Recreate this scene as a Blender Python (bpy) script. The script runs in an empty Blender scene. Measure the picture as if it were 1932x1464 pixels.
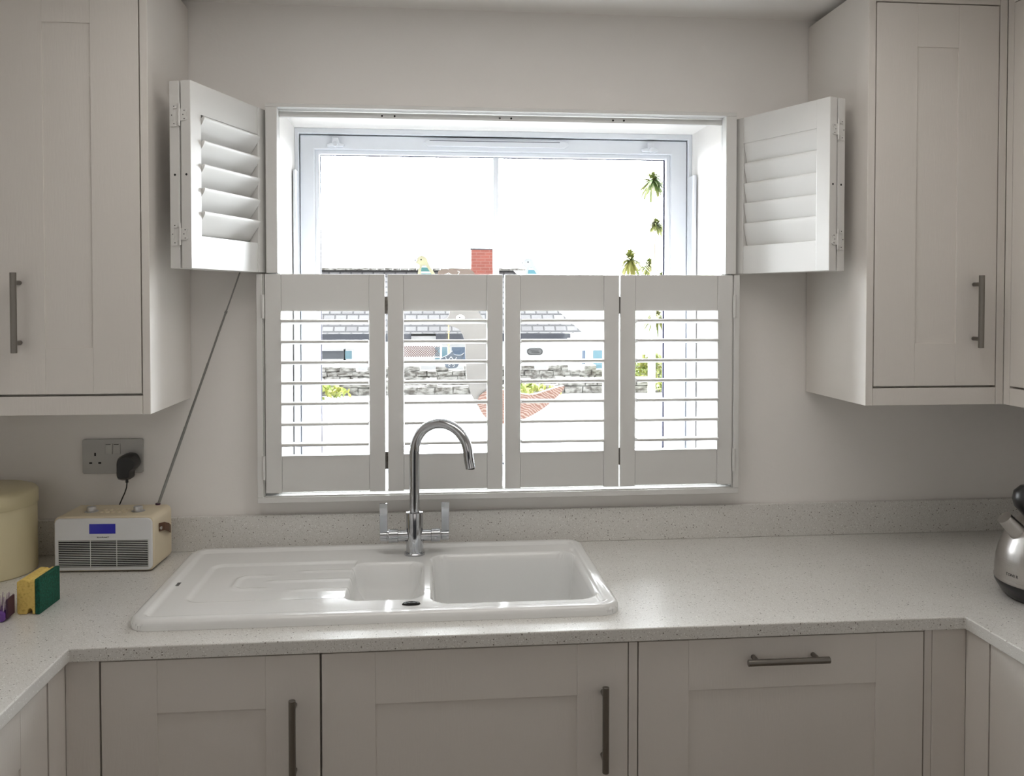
import bpy, bmesh, math, random
from mathutils import Vector, Matrix
C = bpy.context.scene.collection
S = bpy.context.scene
PI = math.pi
random.seed(7)

# ------------------------------------------------------------------ camera, sky, light, exposure
F_PX, W_PX = 1658.0, 1932.0
YAW, PITCH = math.atan(158 / 1658), math.radians(1.357)
cam_data = bpy.data.cameras.new('camera')
cam_data.sensor_fit = 'HORIZONTAL'
cam_data.sensor_width = 36.0
cam_data.lens = 36.0 * F_PX / W_PX
cam_data.shift_y = -125.7 / W_PX
cam_data.clip_start = 0.05
cam_data.clip_end = 400
cam = bpy.data.objects.new('camera', cam_data)
C.objects.link(cam)
cam.location = (0, -2.30, 1.547)
cam.rotation_euler = (PI / 2 - PITCH, 0, -YAW)
S.camera = cam

S.view_settings.view_transform = 'Standard'
S.view_settings.look = 'None'
S.view_settings.gamma = 1.0
S.view_settings.exposure = 0.2
S.cycles.use_denoising = True
S.cycles.max_bounces = 10
S.cycles.diffuse_bounces = 6
S.cycles.transparent_max_bounces = 12
S.cycles.sample_clamp_indirect = 6.0
S.cycles.caustics_reflective = False
S.cycles.caustics_refractive = False

SKY_FRONT, SKY_BACK = 46.0, 1.9      # bright hazy sky beyond the window, duller sky behind the house
world = bpy.data.worlds.new('overcast_sky')
S.world = world
world.use_nodes = True
bg = world.node_tree.nodes['Background']
bg.inputs['Color'].default_value = (0.93, 0.965, 1.0, 1)
_nt = world.node_tree
_tc = _nt.nodes.new('ShaderNodeTexCoord')
_sp = _nt.nodes.new('ShaderNodeSeparateXYZ')
_mr = _nt.nodes.new('ShaderNodeMapRange')
_mr.interpolation_type = 'SMOOTHSTEP'
_mr.inputs['From Min'].default_value = 0.0
_mr.inputs['From Max'].default_value = 0.55
_mr.inputs['To Min'].default_value = SKY_BACK
_mr.inputs['To Max'].default_value = SKY_FRONT
_nt.links.new(_tc.outputs['Generated'], _sp.inputs[0])
_nt.links.new(_sp.outputs['Y'], _mr.inputs['Value'])
_nt.links.new(_mr.outputs[0], bg.inputs['Strength'])


def area(name, loc, rot, sx, sy, energy, color=(1, 1, 1), portal=False):
    d = bpy.data.lights.new(name, 'AREA')
    d.shape = 'RECTANGLE'
    d.size = sx
    d.size_y = sy
    d.energy = energy
    d.color = color
    d.cycles.is_portal = portal
    o = bpy.data.objects.new(name, d)
    C.objects.link(o)
    o.location = loc
    o.rotation_euler = rot
    return o


area('window_portal', (0.2, 0.36, 1.545), (-PI / 2, 0, 0), 1.2, 1.02, 1, portal=True)
area('rear_fill', (0.25, -4.25, 1.65), (PI / 2, 0, 0), 2.2, 1.1, 5.0, (1.0, 0.93, 0.86))  # added fill at the unseen rear of the room, no window there
area('overhead_fill', (0.2, -0.80, 2.285), (0, 0, 0), 1.5, 0.35, 5.2, (1.0, 0.95, 0.89))  # added fill from above for walls and worktop, stands for no fitting

# ------------------------------------------------------------------ materials


def mat(name, color, rough=0.5, metal=0.0, bump=None, coat=0.0, spec=0.5, emit=None):
    m = bpy.data.materials.new(name)
    m.use_nodes = True
    nt = m.node_tree
    b = nt.nodes['Principled BSDF']
    b.inputs['Base Color'].default_value = (*color, 1)
    b.inputs['Roughness'].default_value = rough
    b.inputs['Metallic'].default_value = metal
    b.inputs['Coat Weight'].default_value = coat
    b.inputs['Specular IOR Level'].default_value = spec
    if emit:
        b.inputs['Emission Color'].default_value = (*emit[0], 1)
        b.inputs['Emission Strength'].default_value = emit[1]
    if bump:
        scale, dist, stretch = bump
        tc = nt.nodes.new('ShaderNodeTexCoord')
        mp = nt.nodes.new('ShaderNodeMapping')
        mp.inputs['Scale'].default_value = stretch
        nz = nt.nodes.new('ShaderNodeTexNoise')
        nz.inputs['Scale'].default_value = scale
        nz.inputs['Detail'].default_value = 4
        bp = nt.nodes.new('ShaderNodeBump')
        bp.inputs['Distance'].default_value = dist
        bp.inputs['Strength'].default_value = 0.6
        nt.links.new(tc.outputs['Object'], mp.inputs['Vector'])
        nt.links.new(mp.outputs['Vector'], nz.inputs['Vector'])
        nt.links.new(nz.outputs['Fac'], bp.inputs['Height'])
        nt.links.new(bp.outputs['Normal'], b.inputs['Normal'])
    return m


def two_tone(name, c1, c2, scale, rough=0.7, lo=0.4, hi=0.6, stretch=(1, 1, 1), detail=4, bump=0.0):
    m = mat(name, c1, rough)
    nt = m.node_tree
    b = nt.nodes['Principled BSDF']
    tc = nt.nodes.new('ShaderNodeTexCoord')
    mp = nt.nodes.new('ShaderNodeMapping')
    mp.inputs['Scale'].default_value = stretch
    nz = nt.nodes.new('ShaderNodeTexNoise')
    nz.inputs['Scale'].default_value = scale
    nz.inputs['Detail'].default_value = detail
    cr = nt.nodes.new('ShaderNodeValToRGB')
    cr.color_ramp.elements[0].position = lo
    cr.color_ramp.elements[0].color = (*c1, 1)
    cr.color_ramp.elements[1].position = hi
    cr.color_ramp.elements[1].color = (*c2, 1)
    nt.links.new(tc.outputs['Object'], mp.inputs['Vector'])
    nt.links.new(mp.outputs['Vector'], nz.inputs['Vector'])
    nt.links.new(nz.outputs['Fac'], cr.inputs['Fac'])
    nt.links.new(cr.outputs['Color'], b.inputs['Base Color'])
    if bump:
        bp = nt.nodes.new('ShaderNodeBump')
        bp.inputs['Distance'].default_value = bump
        nt.links.new(nz.outputs['Fac'], bp.inputs['Height'])
        nt.links.new(bp.outputs['Normal'], b.inputs['Normal'])
    return m


def quartz():
    m = mat('speckled_quartz', (0.6, 0.6, 0.58), 0.28, spec=0.4)
    nt = m.node_tree
    L = nt.links.new
    b = nt.nodes['Principled BSDF']
    tc = nt.nodes.new('ShaderNodeTexCoord')

    def chips(scale, rad, frac):
        v = nt.nodes.new('ShaderNodeTexVoronoi')
        v.inputs['Scale'].default_value = scale
        L(tc.outputs['Object'], v.inputs['Vector'])
        lt = nt.nodes.new('ShaderNodeMath')
        lt.operation = 'LESS_THAN'
        L(v.outputs['Distance'], lt.inputs[0])
        lt.inputs[1].default_value = rad
        sp = nt.nodes.new('ShaderNodeSeparateColor')
        L(v.outputs['Color'], sp.inputs[0])
        l2 = nt.nodes.new('ShaderNodeMath')
        l2.operation = 'LESS_THAN'
        L(sp.outputs[0], l2.inputs[0])
        l2.inputs[1].default_value = frac
        mu = nt.nodes.new('ShaderNodeMath')
        mu.operation = 'MULTIPLY'
        L(lt.outputs[0], mu.inputs[0])
        L(l2.outputs[0], mu.inputs[1])
        return mu.outputs[0]

    def mix(fac, a, bcol):
        n = nt.nodes.new('ShaderNodeMix')
        n.data_type = 'RGBA'
        L(fac, n.inputs['Factor'])
        if isinstance(a, tuple):
            n.inputs[6].default_value = (*a, 1)
        else:
            L(a, n.inputs[6])
        n.inputs[7].default_value = (*bcol, 1)
        return n.outputs[2]
    nz = nt.nodes.new('ShaderNodeTexNoise')
    nz.inputs['Scale'].default_value = 14
    nz.inputs['Detail'].default_value = 6
    L(tc.outputs['Object'], nz.inputs['Vector'])
    c = mix(nz.outputs['Fac'], (0.66, 0.645, 0.615), (0.73, 0.72, 0.695))
    c = mix(chips(480, 0.42, 0.22), c, (0.46, 0.44, 0.41))
    c = mix(chips(300, 0.36, 0.16), c, (0.86, 0.86, 0.84))
    c = mix(chips(220, 0.30, 0.07), c, (0.16, 0.145, 0.13))
    L(c, b.inputs['Base Color'])
    return m


def glass_mat():
    m = bpy.data.materials.new('window_glass')
    m.use_nodes = True
    nt = m.node_tree
    nt.nodes.clear()
    out = nt.nodes.new('ShaderNodeOutputMaterial')
    tr = nt.nodes.new('ShaderNodeBsdfTransparent')
    tr.inputs['Color'].default_value = (0.97, 0.98, 0.98, 1)
    gl = nt.nodes.new('ShaderNodeBsdfGlossy')
    gl.inputs['Roughness'].default_value = 0.02
    fr = nt.nodes.new('ShaderNodeFresnel')
    fr.inputs['IOR'].default_value = 1.3
    mx = nt.nodes.new('ShaderNodeMixShader')
    nt.links.new(fr.outputs[0], mx.inputs[0])
    nt.links.new(tr.outputs[0], mx.inputs[1])
    nt.links.new(gl.outputs[0], mx.inputs[2])
    nt.links.new(mx.outputs[0], out.inputs['Surface'])
    return m


def wave_mat(name, c1, c2, scale, kind='BANDS', direction='Z', dist=0.0, lo=0.45, hi=0.5, rough=0.7):
    m = mat(name, c1, rough)
    nt = m.node_tree
    b = nt.nodes['Principled BSDF']
    tc = nt.nodes.new('ShaderNodeTexCoord')
    w = nt.nodes.new('ShaderNodeTexWave')
    w.wave_type = kind
    if kind == 'BANDS':
        w.bands_direction = direction
    else:
        w.rings_direction = 'SPHERICAL'
    w.inputs['Scale'].default_value = scale
    w.inputs['Distortion'].default_value = dist
    cr = nt.nodes.new('ShaderNodeValToRGB')
    cr.color_ramp.elements[0].position = lo
    cr.color_ramp.elements[0].color = (*c1, 1)
    cr.color_ramp.elements[1].position = hi
    cr.color_ramp.elements[1].color = (*c2, 1)
    nt.links.new(tc.outputs['Object'], w.inputs['Vector'])
    nt.links.new(w.outputs['Fac'], cr.inputs['Fac'])
    nt.links.new(cr.outputs['Color'], b.inputs['Base Color'])
    return m


def tile_mat(name, c1, c2, mortar, bw, bh, ms, rough=0.8, rot=None):
    m = mat(name, c1, rough)
    nt = m.node_tree
    b = nt.nodes['Principled BSDF']
    tc = nt.nodes.new('ShaderNodeTexCoord')
    mp = nt.nodes.new('ShaderNodeMapping')
    mp.inputs['Rotation'].default_value = rot or (PI / 2, 0, 0)
    br = nt.nodes.new('ShaderNodeTexBrick')
    br.inputs['Color1'].default_value = (*c1, 1)
    br.inputs['Color2'].default_value = (*c2, 1)
    br.inputs['Mortar'].default_value = (*mortar, 1)
    br.inputs['Scale'].default_value = 1
    br.inputs['Brick Width'].default_value = bw
    br.inputs['Row Height'].default_value = bh
    br.inputs['Mortar Size'].default_value = ms
    nt.links.new(tc.outputs['Object'], mp.inputs['Vector'])
    nt.links.new(mp.outputs['Vector'], br.inputs['Vector'])
    nt.links.new(br.outputs['Color'], b.inputs['Base Color'])
    return m


def translucent(m, fac=0.6):
    nt = m.node_tree
    b = nt.nodes['Principled BSDF']
    out = [n for n in nt.nodes if n.type == 'OUTPUT_MATERIAL'][0]
    tl = nt.nodes.new('ShaderNodeBsdfTranslucent')
    mx = nt.nodes.new('ShaderNodeMixShader')
    mx.inputs[0].default_value = fac
    src = b.inputs['Base Color']
    if src.links:
        nt.links.new(src.links[0].from_socket, tl.inputs['Color'])
    else:
        tl.inputs['Color'].default_value = src.default_value
    nt.links.new(b.outputs[0], mx.inputs[1])
    nt.links.new(tl.outputs[0], mx.inputs[2])
    nt.links.new(mx.outputs[0], out.inputs['Surface'])
    return m


M = {}
M['wall'] = mat('wall_paint', (0.86, 0.838, 0.815), 0.75, bump=(60, 0.0006, (1, 1, 1)))
M['ceiling'] = mat('ceiling_paint', (0.87, 0.85, 0.83), 0.8)
M['rear_wall'] = mat('rear_wall_dark_for_chrome', (0.07, 0.07, 0.075), 0.8)  # unseen wall coloured dark so the chrome reflects a dim room
M['floor'] = two_tone('floor_tile', (0.33, 0.285, 0.235), (0.39, 0.34, 0.285), 3, 0.5)
M['cabinet'] = mat('cabinet_satin_white', (0.725, 0.692, 0.655), 0.36, bump=(30, 0.0005, (8, 8, 1)))
M['carcass'] = mat('carcass_white', (0.66, 0.64, 0.6), 0.5)
M['quartz'] = quartz()
M['ceramic'] = mat('white_glazed_ceramic', (0.82, 0.825, 0.82), 0.15, coat=0.3)
M['chrome'] = mat('polished_chrome', (0.50, 0.51, 0.53), 0.07, 1.0)
M['chrome_brushed'] = mat('brushed_steel', (0.25, 0.235, 0.215), 0.28, 1.0, bump=(40, 0.0002, (1, 1, 30)))
M['kettle_steel'] = mat('kettle_brushed_steel', (0.52, 0.50, 0.48), 0.26, 1.0, bump=(25, 0.0003, (1, 1, 40)))
M['shutter'] = mat('shutter_white_paint', (0.71, 0.705, 0.69), 0.4)
M['upvc'] = mat('white_window_plastic', (0.67, 0.69, 0.73), 0.3)
M['gap_shade'] = mat('gap_shade_grey', (0.10, 0.10, 0.115), 0.6)
M['gasket'] = mat('dark_gasket', (0.03, 0.03, 0.06), 0.5)
M['glass'] = glass_mat()
M['black'] = mat('black_plastic', (0.012, 0.012, 0.013), 0.3)
M['hole'] = mat('dark_hole', (0.01, 0.01, 0.01), 0.9)
M['socket'] = mat('socket_satin', (0.42, 0.415, 0.40), 0.35, 0.25)
M['socket_switch'] = mat('socket_switch', (0.5, 0.5, 0.48), 0.4)
M['cream_tin'] = mat('cream_enamel', (0.66, 0.585, 0.375), 0.35)
M['cream_leather'] = mat('cream_leatherette', (0.70, 0.61, 0.45), 0.5, bump=(300, 0.0003, (1, 1, 1)))
M['radio_white'] = mat('radio_white_plastic', (0.74, 0.75, 0.76), 0.35)
M['radio_screen'] = mat('radio_screen', (0.01, 0.01, 0.08), 0.15, emit=((0.03, 0.03, 0.30), 0.30))
M['radio_slat'] = mat('radio_slat', (0.7, 0.7, 0.69), 0.4)
M['leather'] = mat('tan_leather', (0.10, 0.045, 0.02), 0.5)
M['silver'] = mat('silver_plastic', (0.55, 0.55, 0.55), 0.3, 0.8)
M['aerial'] = mat('aerial_metal', (0.30, 0.30, 0.29), 0.3, 0.9)
M['sponge'] = two_tone('yellow_sponge', (0.75, 0.55, 0.16), (0.55, 0.36, 0.08), 180, 0.95, 0.5, 0.75, bump=0.001)
M['scour'] = two_tone('green_scourer', (0.004, 0.10, 0.06), (0.002, 0.05, 0.03), 300, 0.95, bump=0.0008)
M['purple'] = mat('purple_plastic', (0.14, 0.05, 0.28), 0.35)
M['bristle'] = mat('brush_bristle', (0.5, 0.42, 0.48), 0.6)
M['brown_rubber'] = mat('dark_brush_head', (0.06, 0.02, 0.05), 0.5)
M['render_white'] = mat('white_render', (0.62, 0.62, 0.62), 0.9)
M['slate'] = tile_mat('weathered_slates', (0.125, 0.12, 0.12), (0.085, 0.08, 0.082), (0.022, 0.02, 0.022), 0.62, 0.30, 0.045)
M['brick'] = tile_mat('red_brick', (0.25, 0.070, 0.050), (0.21, 0.058, 0.042), (0.25, 0.12, 0.10), 0.5, 0.17, 0.015)
M['fascia'] = mat('dark_fascia', (0.022, 0.024, 0.035), 0.5)
M['dark_glass'] = mat('dark_window_pane', (0.02, 0.025, 0.035), 0.1)
M['blue_paint'] = mat('blue_grey_paint', (0.06, 0.09, 0.14), 0.6)
M['teal_glass'] = mat('pale_blue_pane', (0.10, 0.19, 0.23), 0.4)
M['lattice'] = mat('red_brown_lattice', (0.10, 0.035, 0.025), 0.8)
M['stone'] = two_tone('dry_stone', (0.30, 0.29, 0.27), (0.09, 0.08, 0.07), 5.0, 0.95, 0.40, 0.62, (1, 1, 2.2), 8, 0.05)
M['pale_ground'] = two_tone('pale_concrete_ground', (0.42, 0.42, 0.41), (0.34, 0.34, 0.33), 0.6, 0.9)
M['hill'] = two_tone('hazy_hillside', (0.26, 0.27, 0.24), (0.19, 0.21, 0.15), 0.35, 1.0, 0.35, 0.65, detail=8)
M['foliage'] = two_tone('yellow_green_foliage', (0.12, 0.17, 0.02), (0.20, 0.20, 0.03), 4.0, 0.8)
M['palm_leaf'] = two_tone('palm_leaf', (0.055, 0.09, 0.015), (0.19, 0.18, 0.04), 1.4, 0.7)
M['palm_trunk'] = mat('palm_trunk', (0.45, 0.42, 0.36), 0.9)
M['bird_cream'] = two_tone('bird_cream_paint', (0.38, 0.36, 0.23), (0.32, 0.30, 0.21), 30, 0.7)
M['bird_pale_glass'] = mat('pale_painted_glass', (0.36, 0.38, 0.39), 0.5)
M['bird_pale'] = mat('bird_pale_paint', (0.15, 0.15, 0.15), 0.7)
M['bird_teal'] = wave_mat('teal_wing_with_white_stripes', (0.5, 0.52, 0.50), (0.04, 0.13, 0.125), 18, 'BANDS', 'Z', 0.6, 0.2, 0.26)
M['bird_blue'] = wave_mat('blue_wing_with_white_stripes', (0.5, 0.52, 0.54), (0.06, 0.17, 0.21), 18, 'BANDS', 'Z', 0.6, 0.2, 0.26)
M['goose_grey'] = mat('goose_grey_paint', (0.145, 0.135, 0.125), 0.7)
M['goose_white'] = mat('goose_eye_white', (0.8, 0.8, 0.8), 0.6)
M['goose_pattern'] = wave_mat('goose_red_key_pattern', (0.21, 0.155, 0.13), (0.13, 0.060, 0.042), 45, 'RINGS', 'Z', 9.0, 0.35, 0.5)
M['small_bird'] = mat('small_bird_slate_blue', (0.045, 0.055, 0.07), 0.7)
M['yellow_cord'] = mat('yellow_cord', (0.75, 0.48, 0.14), 0.6)
M['brown_wood'] = mat('brown_wood_ornament', (0.14, 0.105, 0.085), 0.7)
M['letter'] = mat('dark_lettering', (0.02, 0.02, 0.02), 0.5)
M['waste_black'] = mat('waste_black_chrome', (0.03, 0.03, 0.03), 0.15, 0.7)
M['sink_badge'] = mat('sink_badge', (0.05, 0.05, 0.05), 0.3)

for k_ in ('bird_cream', 'bird_pale_glass', 'bird_teal', 'bird_blue'):
    translucent(M[k_], 0.02)

# ------------------------------------------------------------------ mesh helpers


def obj(name, bm, m, parent=None, smooth=False, bevel=0.0, segs=2, auto=None):
    bmesh.ops.remove_doubles(bm, verts=bm.verts, dist=1e-6)
    bmesh.ops.recalc_face_normals(bm, faces=bm.faces)
    me = bpy.data.meshes.new(name)
    bm.to_mesh(me)
    bm.free()
    me.materials.append(M[m] if isinstance(m, str) else m)
    o = bpy.data.objects.new(name, me)
    C.objects.link(o)
    if parent is not None:
        o.parent = parent
    if smooth:
        for p in me.polygons:
            p.use_smooth = True
        if auto:
            me.set_sharp_from_angle(angle=math.radians(auto))
    if bevel:
        b = o.modifiers.new('bevel', 'BEVEL')
        b.width = bevel
        b.segments = segs
        b.limit_method = 'ANGLE'
        b.angle_limit = math.radians(35)
        b.harden_normals = False
    return o


def box(bm, x0, x1, y0, y1, z0, z1, mtx=None):
    vs = [bm.verts.new((x, y, z)) for x in (x0, x1) for y in (y0, y1) for z in (z0, z1)]
    if mtx is not None:
        for v in vs:
            v.co = mtx @ v.co
    for f in ((0, 1, 3, 2), (4, 6, 7, 5), (0, 4, 5, 1), (2, 3, 7, 6), (0, 2, 6, 4), (1, 5, 7, 3)):
        bm.faces.new([vs[i] for i in f])
    return vs


def B():
    return bmesh.new()


def bx(*a, mtx=None):
    bm = B()
    box(bm, *a, mtx=mtx)
    return bm


def cyl(bm, p0, p1, r, n=20, r1=None):
    p0, p1 = Vector(p0), Vector(p1)
    d = (p1 - p0).normalized()
    a = d.orthogonal().normalized()
    b = d.cross(a)
    r1 = r if r1 is None else r1
    ra = [bm.verts.new(p0 + (a * math.cos(2 * PI * i / n) + b * math.sin(2 * PI * i / n)) * r) for i in range(n)]
    rb = [bm.verts.new(p1 + (a * math.cos(2 * PI * i / n) + b * math.sin(2 * PI * i / n)) * r1) for i in range(n)]
    for i in range(n):
        j = (i + 1) % n
        bm.faces.new((ra[i], ra[j], rb[j], rb[i]))
    bm.faces.new(ra[::-1])
    bm.faces.new(rb)


def tube(bm, pts, r, n=16, cap=True):
    pts = [Vector(p) for p in pts]
    rr = r if isinstance(r, (list, tuple)) else [r] * len(pts)
    t0 = (pts[1] - pts[0]).normalized()
    a = t0.orthogonal().normalized()
    rings = []
    for i, p in enumerate(pts):
        if i == 0:
            t = (pts[1] - pts[0]).normalized()
        elif i == len(pts) - 1:
            t = (pts[-1] - pts[-2]).normalized()
        else:
            t = (pts[i + 1] - pts[i - 1]).normalized()
        a = (a - t * a.dot(t)).normalized()
        b = t.cross(a)
        rings.append([bm.verts.new(p + (a * math.cos(2 * PI * k / n) + b * math.sin(2 * PI * k / n)) * rr[i]) for k in range(n)])
    for i in range(len(rings) - 1):
        for k in range(n):
            j = (k + 1) % n
            bm.faces.new((rings[i][k], rings[i][j], rings[i + 1][j], rings[i + 1][k]))
    if cap:
        bm.faces.new(rings[0][::-1])
        bm.faces.new(rings[-1])


def lathe(bm, prof, n=48, c=(0, 0, 0), axis='z'):
    c = Vector(c)
    rings = []
    for r, z in prof:
        if r < 1e-6:
            rings.append([bm.verts.new(c + Vector((0, 0, z)))])
        else:
            rings.append([bm.verts.new(c + Vector((r * math.cos(2 * PI * i / n), r * math.sin(2 * PI * i / n), z))) for i in range(n)])
    for a, b in zip(rings, rings[1:]):
        for i in range(n):
            j = (i + 1) % n
            if len(a) == 1 and len(b) == 1:
                continue
            if len(a) == 1:
                bm.faces.new((a[0], b[j], b[i]))
            elif len(b) == 1:
                bm.faces.new((a[i], a[j], b[0]))
            else:
                bm.faces.new((a[i], a[j], b[j], b[i]))


def grid_slab(xs, ys, mask, z0, z1, plane='xy'):
    """solid slab from grid cells where mask(i, j); plane 'xy' extrudes in z, 'xz' extrudes in y"""
    bm = B()
    V = {}

    def v(i, j, k):
        key = (i, j, k)
        if key not in V:
            w = (z0, z1)[k]
            V[key] = bm.verts.new((xs[i], ys[j], w) if plane == 'xy' else (xs[i], w, ys[j]))
        return V[key]
    nx, ny = len(xs) - 1, len(ys) - 1
    on = lambda i, j: 0 <= i < nx and 0 <= j < ny and mask(i, j)
    for i in range(nx):
        for j in range(ny):
            if not on(i, j):
                continue
            for k in (0, 1):
                bm.faces.new((v(i, j, k), v(i + 1, j, k), v(i + 1, j + 1, k), v(i, j + 1, k)))
            for (di, dj, a, b) in ((-1, 0, (0, 0), (0, 1)), (1, 0, (1, 0), (1, 1)), (0, -1, (0, 0), (1, 0)), (0, 1, (0, 1), (1, 1))):
                if not on(i + di, j + dj):
                    A, D = (i + a[0], j + a[1]), (i + b[0], j + b[1])
                    bm.faces.new((v(*A, 0), v(*D, 0), v(*D, 1), v(*A, 1)))
    return bm


def prism_xz(bm, pts, y0, y1):
    """extrude an outline in the xz plane between y0 and y1"""
    a = [bm.verts.new((x, y0, z)) for x, z in pts]
    b = [bm.verts.new((x, y1, z)) for x, z in pts]
    bm.faces.new(a)
    bm.faces.new(b[::-1])
    n = len(pts)
    for i in range(n):
        j = (i + 1) % n
        bm.faces.new((a[i], a[j], b[j], b[i]))


def rr_outline(x0, x1, z0, z1, r, n=6):
    pts = []
    for cx, cz, a0 in ((x1 - r, z1 - r, 0), (x0 + r, z1 - r, 90), (x0 + r, z0 + r, 180), (x1 - r, z0 + r, 270)):
        for k in range(n + 1):
            a = math.radians(a0 + 90 * k / n)
            pts.append((cx + r * math.cos(a), cz + r * math.sin(a)))
    return pts


def spline(pts, n=8, closed=True):
    """smooth closed outline through 2D control points"""
    out = []
    m = len(pts)
    for i in range(m):
        p0, p1, p2, p3 = pts[(i - 1) % m], pts[i], pts[(i + 1) % m], pts[(i + 2) % m]
        for k in range(n):
            t = k / n
            q = []
            for d in (0, 1):
                q.append(0.5 * ((2 * p1[d]) + (-p0[d] + p2[d]) * t + (2 * p0[d] - 5 * p1[d] + 4 * p2[d] - p3[d]) * t * t + (-p0[d] + 3 * p1[d] - 3 * p2[d] + p3[d]) * t ** 3))
            out.append(tuple(q))
    return out


def tag(o, label, cat, group=None, kind=None):
    o['label'] = label
    o['category'] = cat
    if group:
        o['group'] = group
    if kind:
        o['kind'] = kind
    return o


def thing(name, loc, label, cat, group=None, rz=0.0):
    o = bpy.data.objects.new(name, None)
    o.empty_display_size = 0.05
    C.objects.link(o)
    o.location = loc
    o.rotation_euler = (0, 0, rz)
    return tag(o, label, cat, group)


def struct(name, bm, m, **k):
    o = obj(name, bm, m, **k)
    if k.get('parent') is None:
        o['kind'] = 'structure'
    return o


def text(name, s, size, m, parent, loc, rot, depth=0.0003, align='CENTER', sx=1.0):
    cu = bpy.data.curves.new(name, 'FONT')
    cu.body = s
    cu.size = size
    cu.extrude = depth
    cu.align_x = align
    cu.align_y = 'CENTER'
    cu.materials.append(M[m])
    tmp = bpy.data.objects.new('tmp_text', cu)
    C.objects.link(tmp)
    dg = bpy.context.evaluated_depsgraph_get()
    me = bpy.data.meshes.new_from_object(tmp.evaluated_get(dg))
    C.objects.unlink(tmp)
    bpy.data.objects.remove(tmp)
    o = bpy.data.objects.new(name, me)
    C.objects.link(o)
    o.parent = parent
    o.location = loc
    o.rotation_euler = rot
    o.scale = (sx, 1, 1)
    return o


# ------------------------------------------------------------------ room shell
XL, XR, YB, ZC = -1.30, 1.716, -4.5, 2.30
WX0, WX1, WZ0, WZ1 = -0.3785, 0.783, 1.045, 2.040      # window recess
struct('wall_back', grid_slab([XL - 0.3, WX0, WX1, XR + 0.3], [-1.2, WZ0, WZ1, 2.9], lambda i, j: not (i == 1 and j == 1), 0.0, 0.34, 'xz'), 'wall')
struct('wall_left', bx(XL - 0.2, XL, YB, 0, 0, ZC + 0.1), 'wall')
struct('wall_right', bx(XR, XR + 0.2, YB, 0, 0, ZC + 0.1), 'wall')
struct('wall_rear', bx(XL - 0.2, XR + 0.2, YB - 0.2, YB, 0, ZC + 0.1), 'rear_wall')
struct('floor', bx(XL - 0.2, XR + 0.2, YB - 0.2, 0, -0.1, 0), 'floor')
struct('ceiling', bx(XL - 0.2, XR + 0.2, YB - 0.2, 0, ZC, ZC + 0.15), 'ceiling')

# ------------------------------------------------------------------ window
win = bpy.data.objects.new('window_1', None)
C.objects.link(win)
win['kind'] = 'structure'
win['label'] = 'white plastic framed kitchen window with one middle glazing bar'
win['category'] = 'window'


def ring(bm, x0, x1, z0, z1, x2, x3, z2, z3, y0, y1):
    """rectangular frame: outer x0..x1 z0..z1, inner x2..x3 z2..z3"""
    g = grid_slab([x0, x2, x3, x1], [z0, z2, z3, z1], lambda i, j: not (i == 1 and j == 1), y0, y1, 'xz')
    me = bpy.data.meshes.new('tmp')
    g.to_mesh(me)
    g.free()
    bm.from_mesh(me)
    bpy.data.meshes.remove(me)


bm = B()
ring(bm, WX0, WX1, WZ0, WZ1, WX0 + 0.012, WX1 - 0.012, WZ0 + 0.02, WZ1 - 0.016, 0.262, 0.335)
ring(bm, WX0, WX1, WZ0, WZ1, WX0 + 0.03, WX1 - 0.03, WZ0 + 0.03, WZ1 - 0.03, 0.30, 0.335)
obj('window_frame', bm, 'upvc', win, bevel=0.002)
for x0, x1 in ((WX0, WX0 + 0.012), (WX1 - 0.012, WX1)):
    bm = bx(x0, x1, 0.228, 0.2615, WZ0, 1.913)
    box(bm, x0 + (0.004 if x0 < 0 else 0.0), x1 - (0.0 if x0 < 0 else 0.004), 0.205, 0.2285, WZ0, 1.913)
    obj('side_bead', bm, 'upvc', win, bevel=0.0015)
bm = B()
SX0, SX1, SZ0, SZ1 = -0.3645, 0.769, 1.068, 2.0215
GX0, GX1, GZ0, GZ1 = -0.311, 0.709, 1.101, 1.969
ring(bm, SX0, SX1, SZ0, SZ1, GX0 - 0.012, GX1 + 0.012, GZ0 - 0.012, GZ1 + 0.012, 0.272, 0.325)
ring(bm, GX0 - 0.013, GX1 + 0.013, GZ0 - 0.013, GZ1 + 0.013, GX0, GX1, GZ0, GZ1, 0.281, 0.30)
obj('sash', bm, 'upvc', win, bevel=0.003)
bm = B()
ring(bm, GX0 - 0.004, GX1 + 0.004, GZ0 - 0.004, GZ1 + 0.004, GX0 + 0.002, GX1 - 0.004, GZ0 + 0.001, GZ1 - 0.002, 0.3005, 0.304)
obj('gasket', bm, 'gasket', win)
obj('glazing_bar', bx(0.1912, 0.2082, 0.292, 0.304, GZ0, GZ1), 'upvc', win, bevel=0.003)
obj('glass', bx(GX0 - 0.003, GX1 + 0.003, 0.306, 0.310, GZ0 - 0.003, GZ1 + 0.003), 'glass', win)
# shade of the gap round the sash, put in as a grey ring
bm = B()
ring(bm, SX0 - 0.003, SX1 + 0.003, SZ0 - 0.003, SZ1 + 0.003, SX0 - 0.0002, SX1 + 0.0002, SZ0 - 0.0002, SZ1 + 0.0002, 0.290, 0.30)
obj('sash_shadow_gap', bm, 'gap_shade', win)
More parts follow.
